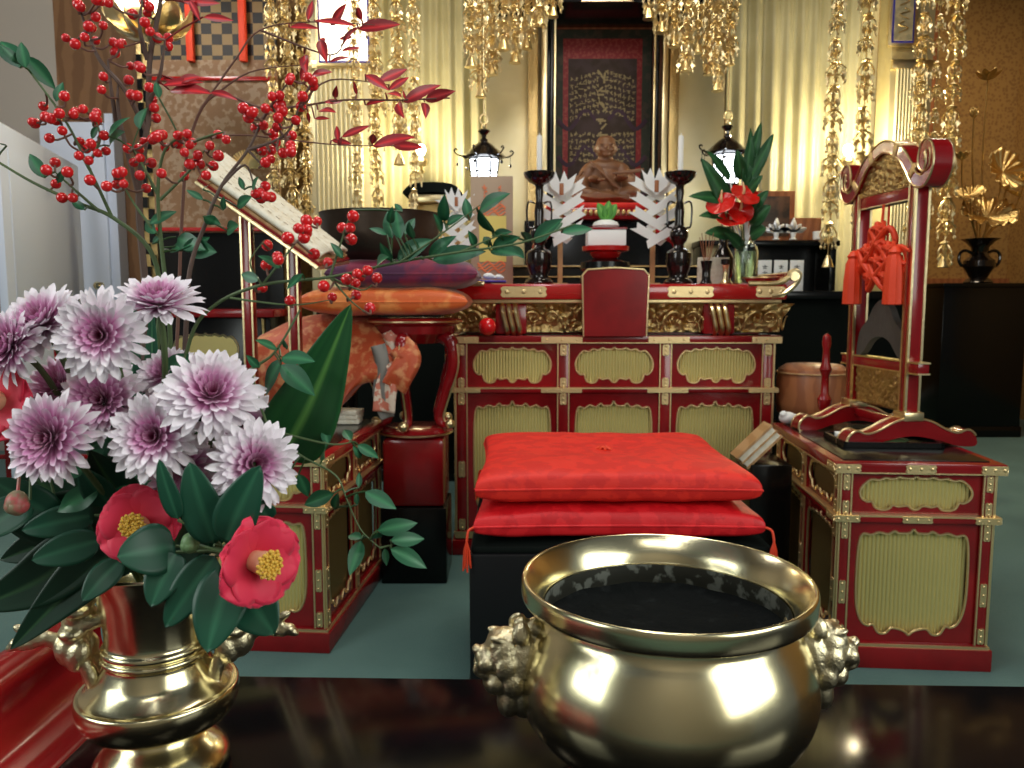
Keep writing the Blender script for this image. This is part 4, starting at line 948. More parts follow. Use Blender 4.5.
def ornament(px, py0, py1, Y, label, tier=.105, s=1.0, bell=True, group=None):
    a, b = P(px, py0, Y), P(px, py1, Y); r = thing('hanging_gilt_ornament', label, 'ornament', a, rnd.uniform(0, 2), group)
    L = a.z-b.z
    MB().tube([(0, 0, 0), (0, 0, -L)], .0028, 5).build('chain', 'gold', r)
    n = max(1, int(L/tier))
    for k in range(n):
        o = bpy.data.objects.new('filigree_pendant', PM[(k+int(px)) % 2]); C.objects.link(o); o.parent = r
        ss = s*rnd.uniform(.85, 1.15); o.scale = (ss, ss, ss); o.location = (rnd.uniform(-.006, .006), rnd.uniform(-.006, .006), -k*tier-.03); o.rotation_euler = (rnd.uniform(-.12, .12), rnd.uniform(-.12, .12), rnd.uniform(0, 3))
    if bell:
        o = bpy.data.objects.new('bell', BM_); C.objects.link(o); o.parent = r; o.location = (0, 0, -L); o.scale = (1.1*s,)*3
    return r
ORD = ['leftmost', 'second from the left', 'third from the left', 'fourth from the left', 'fifth from the left', 'sixth from the left', 'seventh from the left', 'eighth from the left', 'ninth from the left', 'tenth from the left', 'eleventh from the left']
top = -62
left = [(268, 235), (284, 240), (300, 225), (352, 212), (372, 214), (396, 160), (412, 215)]
for i, (px, py) in enumerate(left):
    ornament(px, top, py, 4.75+.06*(i % 3), 'long hanging gilt ornament string, %s of those around the left pillar' % ORD[i], .105, 1.15 if i % 3 else .95, group='gilt strings at the left pillar')
right = [(841, 262), (872, 225), (928, 265), (944, 225), (962, 262)]
for i, (px, py) in enumerate(right):
    ornament(px, top, py, 4.75+.06*(i % 3), 'long hanging gilt ornament string, %s of those around the right pillar' % ORD[i], .13, 1.2 if i != 3 else .85, group='gilt strings at the right pillar')
cl = [(470, 62), (480, 92), (491, 70), (503, 45), (515, 58), (527, 44), (540, 20), (553, 12)]
for i, (px, py) in enumerate(cl):
    ornament(px, top, py, 4.68+.05*(i % 3), 'short gilt string, %s of the cluster at the left shrine edge' % ORD[i], .085, 1.15, group='gilt cluster left of the shrine')
cr = [(650, 14), (663, 28), (676, 42), (689, 66), (700, 48), (712, 70), (721, 86), (732, 60)]
for i, (px, py) in enumerate(cr):
    ornament(px, top, py, 4.68+.05*(i % 3), 'short gilt string, %s of the cluster at the right shrine edge' % ORD[i], .085, 1.15, group='gilt cluster right of the shrine')

# hanging lanterns
def lantern(px, py, Y, label):
    c = P(px, py, Y); r = thing('hanging_lantern', label, 'lantern', c)
    prof = [(.004, .185), (.03, .18), (.035, .172), (.014, .15), (.012, .135), (.022, .125), (.02, .115), (.045, .10), (.085, .065), (.115, .035), (.125, .028), (.11, .018), (.0, .018)]
    MB().lathe(prof[::-1], 12, lobes=6, la=.04).build('roof', 'bronze', r)
    MB().lathe([(.0, -.15), (.060, -.15), (.068, -.13), (.082, .015), (.0, .015)], 12).build('lit_glass', 'glow', r)
    mb = MB()
    for k in range(6):
        a = k*PI/3; mb.tube([(.085*math.cos(a), .085*math.sin(a), .018), (.064*math.cos(a), .064*math.sin(a), -.15)], .006, 6)
    for z, rr in ((.012, .087), (-.06, .078), (-.152, .068)): mb.tube([(rr*math.cos(t*PI/12), rr*math.sin(t*PI/12), z) for t in range(25)], .005, 5, cap=False)
    mb.lathe([(.0, -.185), (.012, -.18), (.03, -.168), (.075, -.158), (.075, -.150), (0, -.148)], 16)
    mb.build('black_frame', 'bronze', r)
    for k in range(6):
        a = k*PI/3+.2; ca, sa = math.cos(a), math.sin(a); mb = MB()
        pts = [(.11, .03), (.14, .032), (.165, .046), (.172, .062), (.160, .068), (.153, .060)]
        mb.tube(catmull([(x*ca, x*sa, z) for x, z in pts], 3, False), .0045, 6)
        mb.tube([(.155*ca, .155*sa, .036), (.155*ca, .155*sa, -.01)], .0015, 4); mb.sph((.155*ca, .155*sa, -.018), (.008, .008, .011), 8, 6)
        mb.build('curled_arm', 'bronze', r)
    mb = MB()
    mb.sph((0, 0, .20), (.016, .016, .02), 12, 8); mb.tube([(.022*math.cos(t*PI/8), 0, .238+.028*math.sin(t*PI/8)) for t in range(17)], .005, 6, cap=False)
    mb.build('gilt_hook', 'gold', r)
    MB().tube([(0, 0, .262), (0, 0, 3.3-c.z)], .0035, 6).build('chain', 'gold', r)
    l = point('lantern_light', (c.x, c.y, c.z-.06), 1.1, (.85, .93, 1), .06)
    return r
lantern(484, 162, 4.72, 'black hanging lantern with lit glass, left of the shrine')
lantern(727, 158, 4.72, 'black hanging lantern with lit glass, right of the shrine behind the anthurium leaves')
# wall lamps on the curtain
def walllamp(px, py, Y, label, pw):
    c = P(px, py, Y); r = thing('wall_lamp', label, 'lamp', c)
    MB().sph((0, 0, 0), (.032, .032, .04), 20, 14).build('bulb', 'warmglow', r)
    MB().lathe([(.0, -.10), (.035, -.10), (.045, -.075), (.040, -.055), (0, -.055)], 16).tube([(0, .0, -.1), (0, .05, -.14), (0, .14, -.12)], .01, 8).build('holder', 'gold', r)
    point('wall_lamp_light', (c.x, c.y-.11, c.z), pw, (1, .86, .55), .05)
walllamp(421, 150, 5.5, 'bare glowing bulb on the curtain behind the left gilt strings', 27)
walllamp(848, 150, 5.5, 'bare glowing bulb on the curtain at the right, beside the arched frame', 40)

# ------------------------------------------------------------------ black side stands
bs = thing('side_stand', 'long black lacquer side table at the right behind the altar, holding small offerings', 'table', (P(838, 0, 4.95).x, 5.2, 0))
hw = S(95, 4.95); tz = P(800, 291, 4.95).z
MB().box(-hw, hw, -.25, .25, tz-.05, tz, bv=.006).build('table_top', 'black', bs)
MB().box(-hw+.03, hw-.03, -.21, .22, .03, tz-.05, bv=.004).build('body', 'blackmatte', bs)
MB().box(-hw, hw, -.24, .24, 0, .04, bv=.004).build('plinth', 'black', bs)
t2 = P(800, 240, 5.1).z; h2 = S(65, 5.1)
for s in (-1, 1): MB().box(-.30+s*h2-.02, -.30+s*h2+.02, -.05, .25, tz, t2-.03, bv=.003).build('riser_side', 'black', bs)
MB().box(-.30-h2-.03, -.30+h2+.03, -.08, .25, t2-.035, t2, bv=.005).build('riser_top', 'black', bs)
MB().box(-.30-h2, -.30+h2, .2, .23, tz, t2-.03).build('riser_back', 'black', bs)
ls = thing('side_stand', 'long black table at the left of the platform, mostly behind the bronze bowl', 'table', (P(385, 0, 4.95).x, 5.2, 0))
hw2 = S(80, 4.95)
MB().box(-hw2, hw2, -.25, .25, tz-.05, tz, bv=.006).build('table_top', 'black', ls)
MB().box(-hw2+.03, hw2-.03, -.21, .22, .03, tz-.05, bv=.004).build('body', 'blackmatte', ls)
MB().box(-hw2, hw2, -.24, .24, 0, .04, bv=.004).build('plinth', 'black', ls)
# framed picture and box on the riser
RX = lambda px: P(px, 240, 5.1).x
x0, x1 = RX(758), RX(800); fp = thing('framed_picture', 'brown-framed dark picture standing on the black riser at the right', 'picture', ((x0+x1)/2, 5.3, t2))
w_ = x1-x0+.06; h = .33
MB().box(-w_/2, w_/2, 0, .025, 0, h, bv=.004).build('frame', 'wood2', fp); MB().box(-w_/2+.035, w_/2-.035, -.004, .002, .04, h-.035).build('picture', 'pic', fp)
x0, x1 = RX(800), RX(828); bx = thing('wooden_box', 'small brown slatted wooden box beside the framed picture', 'box', ((x0+x1)/2, 5.28, t2)); w_ = x1-x0
MB().box(-w_/2, w_/2, -.06, .06, 0, .15, bv=.004).build('body', 'wood2', bx)
for k in range(4): MB().box(-w_/2+.02+k*w_*.24, -w_/2+.032+k*w_*.24, -.066, -.06, .01, .14).build('slat', 'wood2', bx)
def paperfig(px, label):
    r = thing('paper_ornament', label, 'ornament', (RX(px), 5.08, t2)); 
    MB().lathe([(.022, 0), (.024, .004), (.012, .01), (.016, .03), (.018, .045), (0, .045)], 14).build('cup', 'paper', r)
    mb = MB()
    for a, L in ((-1.25, .085), (-.75, .07), (0, .09), (.75, .07), (1.25, .085)):
        d = Vector((math.sin(a), 0, math.cos(a))); n = Vector((d.z, 0, -d.x)); b = Vector((0, 0, .045)); z = b+d*L
        mb.add([b-n*.006, b+n*.006, b+d*L*.6+n*.020, z+n*.004, z-n*.004, b+d*L*.6-n*.020], [(0, 1, 2, 3, 4, 5)])
    mb.build('folded_paper', 'greywhite', r, thick=.003)
paperfig(775, 'silvery folded paper ornament in a white cup, left of the pair before the framed picture')
paperfig(792, 'silvery folded paper ornament in a white cup, right of the pair before the framed picture')
r = thing('glass_votive', 'small white votive cup standing alone on the black riser', 'cup', (RX(816), 5.08, t2)); MB().lathe([(.02, 0), (.026, .002), (.029, .05), (.025, .052), (.022, .04), (0, .04)], 18).build('cup', 'paper', r)
for i, px in enumerate((765, 781, 797)):
    c = P(px, 282, 4.99); r = thing('name_card', 'upright white card with black brush writing under the riser, '+['leftmost', 'middle one', 'rightmost'][i]+' of three', 'card', (c.x, 5.0, tz), 0, 'white cards on the side table')
    MB().box(-.042, .042, 0, .006, 0, .19, bv=.001).build('card', 'paper', r)
    mb = MB(); rr = random.Random(i)
    for k in range(3):
        z = .15-k*.038
        mb.box(-.016, .016, -.002, 0, z, z+.004).box(-.002, .002, -.002, 0, z-.012, z+.012).box(-.012, .012, -.002, 0, z-.011, z-.007)
    mb.build('writing', 'blackink', r)

# ------------------------------------------------------------------ things on the altar top
AT = 1.1705
def onaltar(px, Y): return Vector((P(px, 283, Y).x, Y, AT))
def candlestick(px, label):
    p = onaltar(px, 3.75); r = thing('candlestick', label, 'candlestick', p)
    k = 3.75/800
    prof = [(.0, 0), (.084, 0), (.088, .012), (.080, .022), (.060, .032), (.056, .045), (.070, .075), (.078, .11), (.076, .145), (.062, .158), (.050, .162), (.036, .168), (.030, .18), (.034, .19), (.046, .20), (.057, .225), (.056, .245), (.042, .262), (.030, .27), (.027, .30), (.030, .33), (.026, .36), (.020, .385), (.026, .42), (.023, .445), (.030, .455), (.06, .466), (.088, .488), (.096, .508), (.092, .512), (.06, .50), (.0, .497)]
    prof = [(a*.76, b*1.0) for a, b in prof]
    MB().lathe(prof, 40).build('body', 'bronze', r)
    for s in (-1, 1):
        MB().tube(catmull([(s*.020, 0, .372), (s*.046, 0, .380), (s*.056, 0, .355), (s*.056, 0, .30), (s*.050, 0, .265), (s*.034, 0, .262)], 5, False), .0045, 8).build('handle', 'bronze', r)
    c = tag(MB().lathe([(.0125, 0), (.0125, .17), (.010, .178), (.002, .18), (.0015, .19), (0, .19)], 16).build('candle', 'candle'), 'tall white candle standing in the %s black candlestick' % ('left' if px < 600 else 'right'), 'candle')
    c.location = (p.x, p.y, AT+.4975); return r
candlestick(539, 'tall black bronze candlestick with two handles, left of the altar centre')
candlestick(678, 'tall black bronze candlestick with two handles, right of the altar centre')
def gohei(px, Y, py0, py1, label, s=1.0, m='paper'):
    p = onaltar(px, Y); z1 = P(px, py0, Y).z-AT; z0 = P(px, py1, Y).z-AT
    r = thing('paper_streamer', label, 'paper ornament', p)
    MB().box(-.012, .012, -.008, .008, .012, z1-.05, bv=.002).box(-.035, .035, -.03, .03, 0, .012, bv=.002).build('wooden_stick', 'wood', r)
    H = z1-z0; n = 4
    for k in range(n):
        z = z0-.02+k*H*.215
        for sd in (-1, 1):
            w_ = .100*s*(1+.08*(k % 2)); y = -.016-.010*(n-k)-(.006 if (sd > 0) == (k % 2 == 0) else 0); hh = H*(.26 if k else .24)
            c0 = Vector((-sd*.034*s, y, z)); b = Vector((sd*w_, y-.022, z+hh)); d = (b-c0).normalized(); n_ = Vector((-d.z, 0, d.x))*.023*s
            mb = MB(); mb.add([c0-n_-d*.012, c0+n_*.6, b+n_+d*.016, b+n_*.1-d*.012, b-n_], [(0, 1, 2, 3, 4)]); mb.build('folded_paper', m, r, thick=.002, smooth=False)
    y = -.075; mb = MB(); zc = z0+H*.72
    mb.prism([(0, zc-.03), (-.05*s, zc+.01), (-.072*s, z1-.005), (-.045*s, z1-.03), (-.030*s, z1+.004), (-.008*s, z1-.05*s), (.012*s, z1+.004), (.030*s, z1-.04), (.072*s, z1-.008), (.05*s, zc+.01)], y-.001, y+.001); mb.build('paper_crown', m, r, smooth=False)
    MB().box(-.010*s, .010*s, y-.006, y-.003, z1-.11*s, z1-.055*s, bv=.002).build('wooden_tag', 'wood2', r)
    return r
gohei(560, 3.95, 174, 238, 'folded white paper streamer on a stick, beside the left candlestick')
gohei(652, 3.95, 171, 240, 'folded white paper streamer on a stick, beside the right candlestick')
gohei(458, 4.05, 190, 250, 'smaller folded white paper streamer at the left end of the altar', .8)
# offering stand
p = onaltar(605, 3.8); r = thing('offering_stand', 'black and red lacquer offering dish on a foot at the altar centre', 'stand', p)
MB().lathe([(.09, 0), (.115, .002), (.12, .03), (.105, .06), (.118, .075), (.115, .105), (.08, .115), (.06, .12), (0, .12)], 40).build('foot', 'black', r)
MB().lathe([(.05, .12), (.062, .128), (.075, .150), (.11, .158), (.112, .178), (.10, .181), (.07, .180), (0, .1795)], 40).build('red_dish', 'red2', r)
q = thing('offering_box', 'white paper-wrapped box with dark red lid on the offering dish', 'box', (p.x, p.y, AT+.1805))
MB().box(-.088, .088, -.065, .065, 0, .072, bv=.003).build('box_body', 'paper', q); MB().box(-.092, .092, -.068, .068, .072, .082, bv=.002).build('lid', 'red', q)
q = thing('rice_cake', 'white rounded rice cake on the white offering box', 'food', (p.x, p.y, AT+.2627)); MB().lathe([(.0, 0), (.05, 0), (.062, .012), (.055, .028), (.03, .038), (0, .041)], 28).build('cake', 'paper', q)
q = thing('citrus_sprig', 'two small green leaves standing on the rice cake', 'leaf', (p.x, p.y, AT+.304)); mb = MB()
for a in (-.5, .15, .6): leafm(mb, (0, -.01, -.005), (.06*math.sin(a)*1.4, -.02, .085*math.cos(a)), .05, c0=(.05, .20, .03), c1=(.10, .34, .05), shape=1)
mb.build('leaves', 'leaf', q, thick=.001)
# glass vase with anthuriums
p = onaltar(745, 3.7); GV = p; r = thing('glass_bottle_vase', 'clear glass bottle vase of cloudy water holding the red anthuriums', 'vase', p)
r.scale = (1.2, 1.2, 1)
MB().lathe([(.0, .0), (.042, .0), (.046, .006), (.046, .15), (.040, .172), (.030, .182), (.029, .195), (.034, .20), (.031, .20), (.0265, .194), (.0275, .182), (.037, .170), (.043, .15), (.043, .008), (0, .006)], 36).build('glass', 'glass', r)
MB().lathe([(0, .0075), (.042, .0085), (.042, .150), (.0, .150)], 36).build('water', 'water', r)
def anth(px, py, f, label, s):
    c = P(px, py, 3.66)-p; t = thing('anthurium', label, 'flower', p); F = Vector(f).normalized(); q = F.to_track_quat('Z', 'Y').to_matrix().to_4x4()
    mb = MB(); mb.T = Matrix.Translation(c) @ q
    def fn(u, v):
        a = 2*PI*v; rr = s*u*(1-.28*math.cos(a)-.12*math.cos(2*a)); return (rr*math.sin(a), rr*math.cos(a)*1.05, .014*u*u+.003*math.sin(5*a)*u)
    mb.grid(fn, 9, 33); mb.build('spathe', M['anth'], t, thick=.001)
    mb = MB(); mb.T = Matrix.Translation(c) @ q; mb.tube(catmull([(0, 0, .002), (0, .01, .018), (0, .045, .03)], 4, False), [.006, .006, .006, .006, .0058, .005, .0045, .004, .002], 8); mb.build('spadix', M['spadix'], t)
    MB().tube(catmull([c, c*Vector((.5, .5, .6)) if False else Vector((c.x*.5, c.y*.5+.01, c.z*.6)), Vector((c.x*.1, .0, .16)), Vector((c.x*.1, .0, .03))], 5, False), .0032, 6).build('stem', 'gtwig', t)
M['anth'] = mat('waxy_red_spathe', (.66, .012, .008), .22, coat=.5, bump=(30, .3, .006)); M['spadix'] = mat('cream_spadix', (.75, .45, .22), .5)
anth(722, 202, (-.5, -.7, .5), 'red anthurium, leftmost flower in the glass bottle vase', .060)
anth(743, 194, (.3, -.7, .6), 'red anthurium, highest flower in the glass bottle vase', .064)
anth(740, 210, (.1, -1, .2), 'red anthurium in the middle, beneath the highest one', .052)
anth(731, 220, (-.1, -.6, .8), 'red anthurium, lowest flower in the glass bottle vase', .058)
t = thing('monstera_foliage', 'large dark green cut leaves arranged round the red anthuriums', 'foliage', p)
for (b, e_, wd) in [((740, 240), (700, 262-15), .0), ((744, 190), (774, 133), .06), ((744, 180), (762, 122), .055), ((745, 190), (752, 128), .05), ((735, 215), (702, 158), .075), ((730, 200), (690, 195), .06), ((728, 215), (700, 215), .05), ((735, 235), (706, 232), .07), ((750, 225), (770, 205), .08), ((750, 235), (766, 228), .08), ((745, 250), (725, 232), .07), ((742, 180), (737, 150), .06), ((746, 195), (762, 175), .05), ((730, 180), (708, 150), .05), ((748, 215), (768, 190), .06)]:
    if not wd: continue
    mb = MB(); a, b2_ = P(*b, 3.70)-p, P(*e_, 3.64)-p
    leafm(mb, a, b2_, wd, (random.uniform(-.4, .4), -1, .4), c0=(.008, .05, .015), c1=(.02, .10, .03), shape=1, nu=12, nv=7, wave=.02)
    mb.tube([a, Vector((a.x*.3, a.y*.3, .2)), (0, 0, .10)], .003, 5); 
    o = mb.build('cut_leaf', 'leaf', t, thick=.001)
# small things right of centre
p = onaltar(706, 3.65); r = thing('incense_stick_holder', 'small black cup with thin red-brown incense sticks', 'holder', p); MB().lathe([(.026, 0), (.028, .004), (.02, .02), (.019, .06), (.026, .105), (.024, .106), (.017, .06), (0, .05)], 20).build('cup', 'bronze', r)
for k in range(6):
    a = k*1.1; MB().tube([(0, 0, .05), (.035*math.cos(a), .02*math.sin(a), .21+.01*(k % 3))], .0018, 5).build('incense_stick', 'wood2', r)
p = onaltar(725, 3.62); r = thing('small_candle_stand', 'tiny gilt pedestal with black top next to the glass bottle', 'stand', p); MB().lathe([(.022, 0), (.024, .005), (.012, .02), (.009, .06), (.014, .08), (.016, .085), (0, .086)], 18).build('pedestal', 'gold', r); MB().lathe([(.012, .086), (.02, .09), (.021, .11), (.015, .112), (0, .10)], 18).build('black_cup', 'bronze', r)
p = onaltar(722, 3.95); r = thing('flower_vase', 'black bronze vase behind the anthuriums and glass bottle', 'vase', p); MB().lathe([(.05, 0), (.055, .01), (.04, .03), (.055, .08), (.06, .12), (.04, .16), (.022, .19), (.02, .24), (.035, .28), (.03, .28), (0, .25)], 28).build('body', 'bronze', r)
p = onaltar(713, 3.82); r = thing('folded_card', 'plain cream card standing behind the incense sticks', 'card', p); MB().box(-.075, .075, 0, .006, 0, .13, bv=.001).build('card', 'book', r)
p = onaltar(762, 3.62); r = thing('lacquer_tray', 'small red and gilt curved tray at the right end of the altar', 'tray', p+Vector((.02, .05, 0)))
MB().lathe([(.06, 0), (.085, .004), (.10, .03), (.095, .032), (.075, .012), (0, .01)], 30, squash=.6).build('dish', 'red', r); MB().tube([(.098*math.cos(a*PI/16), .059*math.sin(a*PI/16), .031) for a in range(33)], .004, 6, cap=False).build('gilt_rim', 'gold', r)
# left end of the altar top
p = onaltar(492, 4.0); r = thing('printed_box', 'tall tan paper box with orange print and yellow middle behind the left candlestick', 'box', p)
x0, x1, z0, z1 = rectp(470, 512, 176, 274, 4.0); w_ = x1-x0; h = z1-AT
MB().box(-w_/2, w_/2, 0, .08, 0, h, bv=.003).build('box_body', 'card', r)
MB().box(-w_*.30, w_*.34, -.003, .001, h*.22, h*.64).build('yellow_panel', 'yellowprint', r)
mb = MB(); rr = random.Random(5)
for zz in (.66, .14):
    for k in range(4): mb.tube(catmull([(-w_*.34+w_*.66*q/8, -.003, h*zz+.012*k+.010*math.sin(q*1.7+k)) for q in range(9)], 3, False), .0035, 4, flat=.3)
for xx in (-.16, .2):
    for k in range(5): brush(mb, w_*xx, h*(.90-.045*k), .018)
mb.build('orange_print', 'orangeprint', r)
p = onaltar(428, 4.3); r = thing('miniature_shrine', 'small gilt shrine with curved black roof left of the altar, above the bronze bowl', 'shrine', (P(430, 240, 4.85).x, 5.12, tz))
hh = P(430, 196, 5.12).z-tz; w_ = S(44, 5.12)
MB().box(-w_/2, w_/2, -.09, .09, 0, .03, bv=.004).build('base', 'black', r)
for s in (-1, 1): MB().box(s*w_*.43-.022, s*w_*.43+.022, -.085, .085, .03, hh, bv=.003).build('gilt_post', 'gold', r)
MB().box(-w_*.4, w_*.4, .02, .08, .03, hh).build('inside_wall', 'goldcarve', r); MB().box(-w_*.45, w_*.45, -.09, -.05, hh-.05, hh, bv=.003).build('gilt_lintel', 'gold', r)
mb = MB(); pts = [(q.x, q.y) for q in catmull([(-w_*.60, hh-.005), (-w_*.58, hh+.03), (-w_*.40, hh+.06), (0, hh+.07), (w_*.40, hh+.06), (w_*.58, hh+.03), (w_*.60, hh-.005), (0, hh+.01)], 4)]
mb.prism(pts, -.12, .12).build('curved_roof', 'blackmatte', r)
mb = MB(); mb.sph((0, -.02, .14), (.035, .03, .09), 14, 10); mb.sph((0, -.02, .25), .025, 12, 8); mb.build('figurine', 'statue', r, remesh=.006)
# violet cloth with little white pieces
p = onaltar(482, 3.66); r = thing('folded_cloth', 'folded violet cloth on the left end of the altar top', 'cloth', p)
mb = MB(); mb.grid(lambda u, v: (-.11+.22*u, -.12+.2*v, .006+.012*abs(noise.noise(Vector((u*5, v*4, 1))))+.004), 24, 16); mb.build('cloth', 'cloth_purple', r, thick=.008)
for i, (dx, s) in enumerate(((-.06, .022), (-.02, .018), (.03, .026), (.075, .02))):
    q = thing('white_tassel_bead', 'small white knotted piece on the violet cloth, %s of four' % ['leftmost', 'second from the left', 'third from the left', 'rightmost'][i], 'ornament', p+Vector((dx, -.03+.02*(i % 2), .024)), 0, 'white pieces on the violet cloth')
    mb = MB(); mb.sph((0, 0, s*.5), (s, s*.8, s*.55), 12, 8); mb.sph((s*.9, 0, s*.3), (s*.5, s*.4, s*.3), 8, 6); mb.build('knot', 'paper', q, remesh=.004)
# red ball mallet on the ledge
r = thing('ball_mallet', 'small red ball-headed mallet lying at the left of the carved band', 'mallet', (P(487, 324, 3.42).x, 3.46, .946))
MB().sph((0, 0, .040), .039, 20, 14).build('ball_head', 'berry', r); MB().tube([(0, .02, .045), (.02, .07, .06)], .007, 8).build('handle', 'black', r)

# ------------------------------------------------------------------ bronze bowl, cushions, stand, brocade (left of the altar)
bY = 3.26; c = P(404, 500, bY); bs_ = thing('bowl_stand', 'round red lacquer stand with curled legs on a dark box, under the orange cushion', 'stand', (P(416, 400, bY).x, bY, 0))
hz = P(407, 318, bY).z
MB().box(-.132, .132, -.132, .132, 0, P(407, 500, bY).z, bv=.006).build('dark_base', 'black', bs_)
MB().box(-.124, .124, -.124, .124, P(407, 500, bY).z, P(407, 434, bY).z, bv=.02).build('red_drum', 'red', bs_)
zb_ = P(407, 434, bY).z
MB().lathe([(.13, zb_), (.145, zb_+.006), (.15, zb_+.02), (.13, zb_+.034), (0, zb_+.036)], 40).build('foot_ring', 'red', bs_)
MB().tube([(.149*math.cos(t*PI/18), .149*math.sin(t*PI/18), zb_+.012) for t in range(37)], .004, 6, cap=False).build('gilt_line', 'gold', bs_)
MB().lathe([(0, hz-.10), (.10, hz-.10), (.12, hz-.085), (.16, hz-.06), (.165, hz-.03), (.185, hz-.02), (.19, hz-.004), (.18, hz), (0, hz)], 48).build('stand_top', 'red', bs_)
MB().tube([(.19*math.cos(t*PI/18), .19*math.sin(t*PI/18), hz-.012) for t in range(37)], .004, 6, cap=False).build('gilt_line', 'gold', bs_)
for k in range(5):
    a = k*2*PI/5-.5; ca, sa = math.cos(a), math.sin(a); H = hz-.08-zb_-.03
    pts = [(.13, hz-.07), (.175, hz-.10), (.18, hz-.10-H*.25), (.14, hz-.10-H*.55), (.11, hz-.10-H*.8), (.13, zb_+.05), (.155, zb_+.045)]
    lg = MB().tube(catmull([(x*ca, x*sa, z) for x, z in pts], 5, False), [.030]*6+[.024]*8+[.018]*10+[.014]*7, 10).build('curled_leg', 'red', bs_)
    MB().tube(catmull([((x+.026)*ca, (x+.026)*sa, z) for x, z in pts[1:6]], 5, False), .004, 6).build('gilt_edge', 'gold', lg)
    MB().sph((.165*ca, .165*sa, zb_+.055), .02, 12, 8).build('gilt_scroll_foot', 'gold', lg)
cushion('round_cushion', 'plump orange silk cushion on the round red stand', 'orange', (P(390, 300, bY).x, bY, hz+.001), .325, .200, .064, 0, 3.4, False, 9, ex=.30, cat='cushion')
cushion('round_cushion', 'purple brocade cushion directly under the bronze bowl', 'purple', (P(408, 300, bY).x, bY, hz+.104), .290, .198, .068, 0, 3.2, False, 14, ex=.30, cat='cushion')
bw = thing('temple_bowl_gong', 'large dark bronze bowl gong on the purple cushion', 'bowl', (P(381, 300, bY).x, bY+.02, hz+.212))
rb = S(59, bY); hb = P(381, 209, bY-rb*.7).z-(hz+.212)
MB().lathe([(0, .0), (rb*.5, .0), (rb*.78, .02), (rb*.93, .06), (rb*.98, .12), (rb*.985, hb*.9), (rb*1.01, hb), (rb*.95, hb), (rb*.93, hb*.85), (rb*.9, .10), (rb*.5, .03), (0, .025)], 64).build('bowl', 'bowl', bw)
# brocade cloth falling from under the cushion toward the left
bc = thing('brocade_cloth', 'orange figured brocade cloth with pink border draped left of the round stand', 'cloth', (P(335, 330, 3.17).x, 3.17, 0))
ztop = P(335, 318, 3.4).z
CP = [[(262, 335, 3.27), (300, 318, 3.30), (350, 313, 3.32), (395, 320, 3.25), (410, 330, 3.2)],
      [(255, 345, 3.14), (300, 332, 3.18), (352, 330, 3.18), (392, 345, 3.12), (418, 358, 3.10)],
      [(256, 372, 3.10), (300, 370, 3.09), (345, 370, 3.09), (372, 370, 3.08), (396, 386, 3.06)],
      [(262, 398, 3.12), (300, 400, 3.10), (340, 398, 3.10), (352, 390, 3.08), (370, 380, 3.10)],
      [(268, 418, 3.14), (300, 420, 3.12), (336, 416, 3.12), (342, 406, 3.10), (352, 396, 3.12)]]
W3 = [[P(*q)-Vector(bc.location) for q in row] for row in CP]
def bil(g, u, v):
    ru = catmull([catmull(r_, 8, False)[min(int(v*8*(len(r_)-1)), 8*(len(r_)-1))] for r_ in g], 8, False); return ru[min(int(u*8*(len(g)-1)), 8*(len(g)-1))]
GR = [[bil(W3, i/24, j/32) for j in range(33)] for i in range(25)]
mb = MB(); mb.grid(lambda u, v: GR[round(u*24)][round(v*32)]+Vector((0, .012*math.sin(v*14+u*2), .004*math.sin(u*9))), 25, 33); mb.build('brocade', 'orangeb', bc, thick=.004, ang=90)
def strip(pts, wd, m, nm, par, off=Vector((0, 0, 0)), th=.004):
    cv = catmull(pts, 8, False); mb = MB(); n = len(cv)
    def fn(u, v):
        i = round(u*(n-1)); d = (cv[min(i+1, n-1)]-cv[max(i-1, 0)]).normalized(); sd = d.cross(Vector((0, -1, 0))).normalized()
        return cv[i]+sd*(v-.5)*wd+off+Vector((0, .008*math.sin(v*6+u*5), 0))
    mb.grid(fn, n, 7); return mb.build(nm, m, par, thick=th, ang=90)
L_ = Vector(bc.location)
strip([P(392, 330, 3.12)-L_, P(402, 362, 3.08)-L_, P(388, 382, 3.06)-L_, P(384, 412, 3.06)-L_], .085, 'brocedge', 'pink_border', bc)
strip([P(378, 345, 3.08)-L_, P(382, 365, 3.07)-L_, P(380, 395, 3.07)-L_, P(388, 418, 3.08)-L_], .055, 'lining', 'grey_lining', bc)
strip([P(398, 345, 3.07)-L_, P(408, 358, 3.05)-L_, P(400, 376, 3.04)-L_, P(394, 388, 3.05)-L_], .10, 'orangeb', 'brocade_fold', bc)
# something for the cloth to hang over: a low black stool
r = thing('black_stool', 'low black stool covered by the orange brocade', 'stool', (P(308, 400, 3.45).x, 3.47, 0))
MB().box(-.20, .20, -.13, .13, ztop-.13, ztop-.085, bv=.006).build('seat', 'black', r)
for sx in (-.17, .17):
    for sy in (-.10, .10): MB().box(sx-.02, sx+.02, sy-.02, sy+.02, 0, ztop-.12, bv=.004).build('leg', 'black', r)

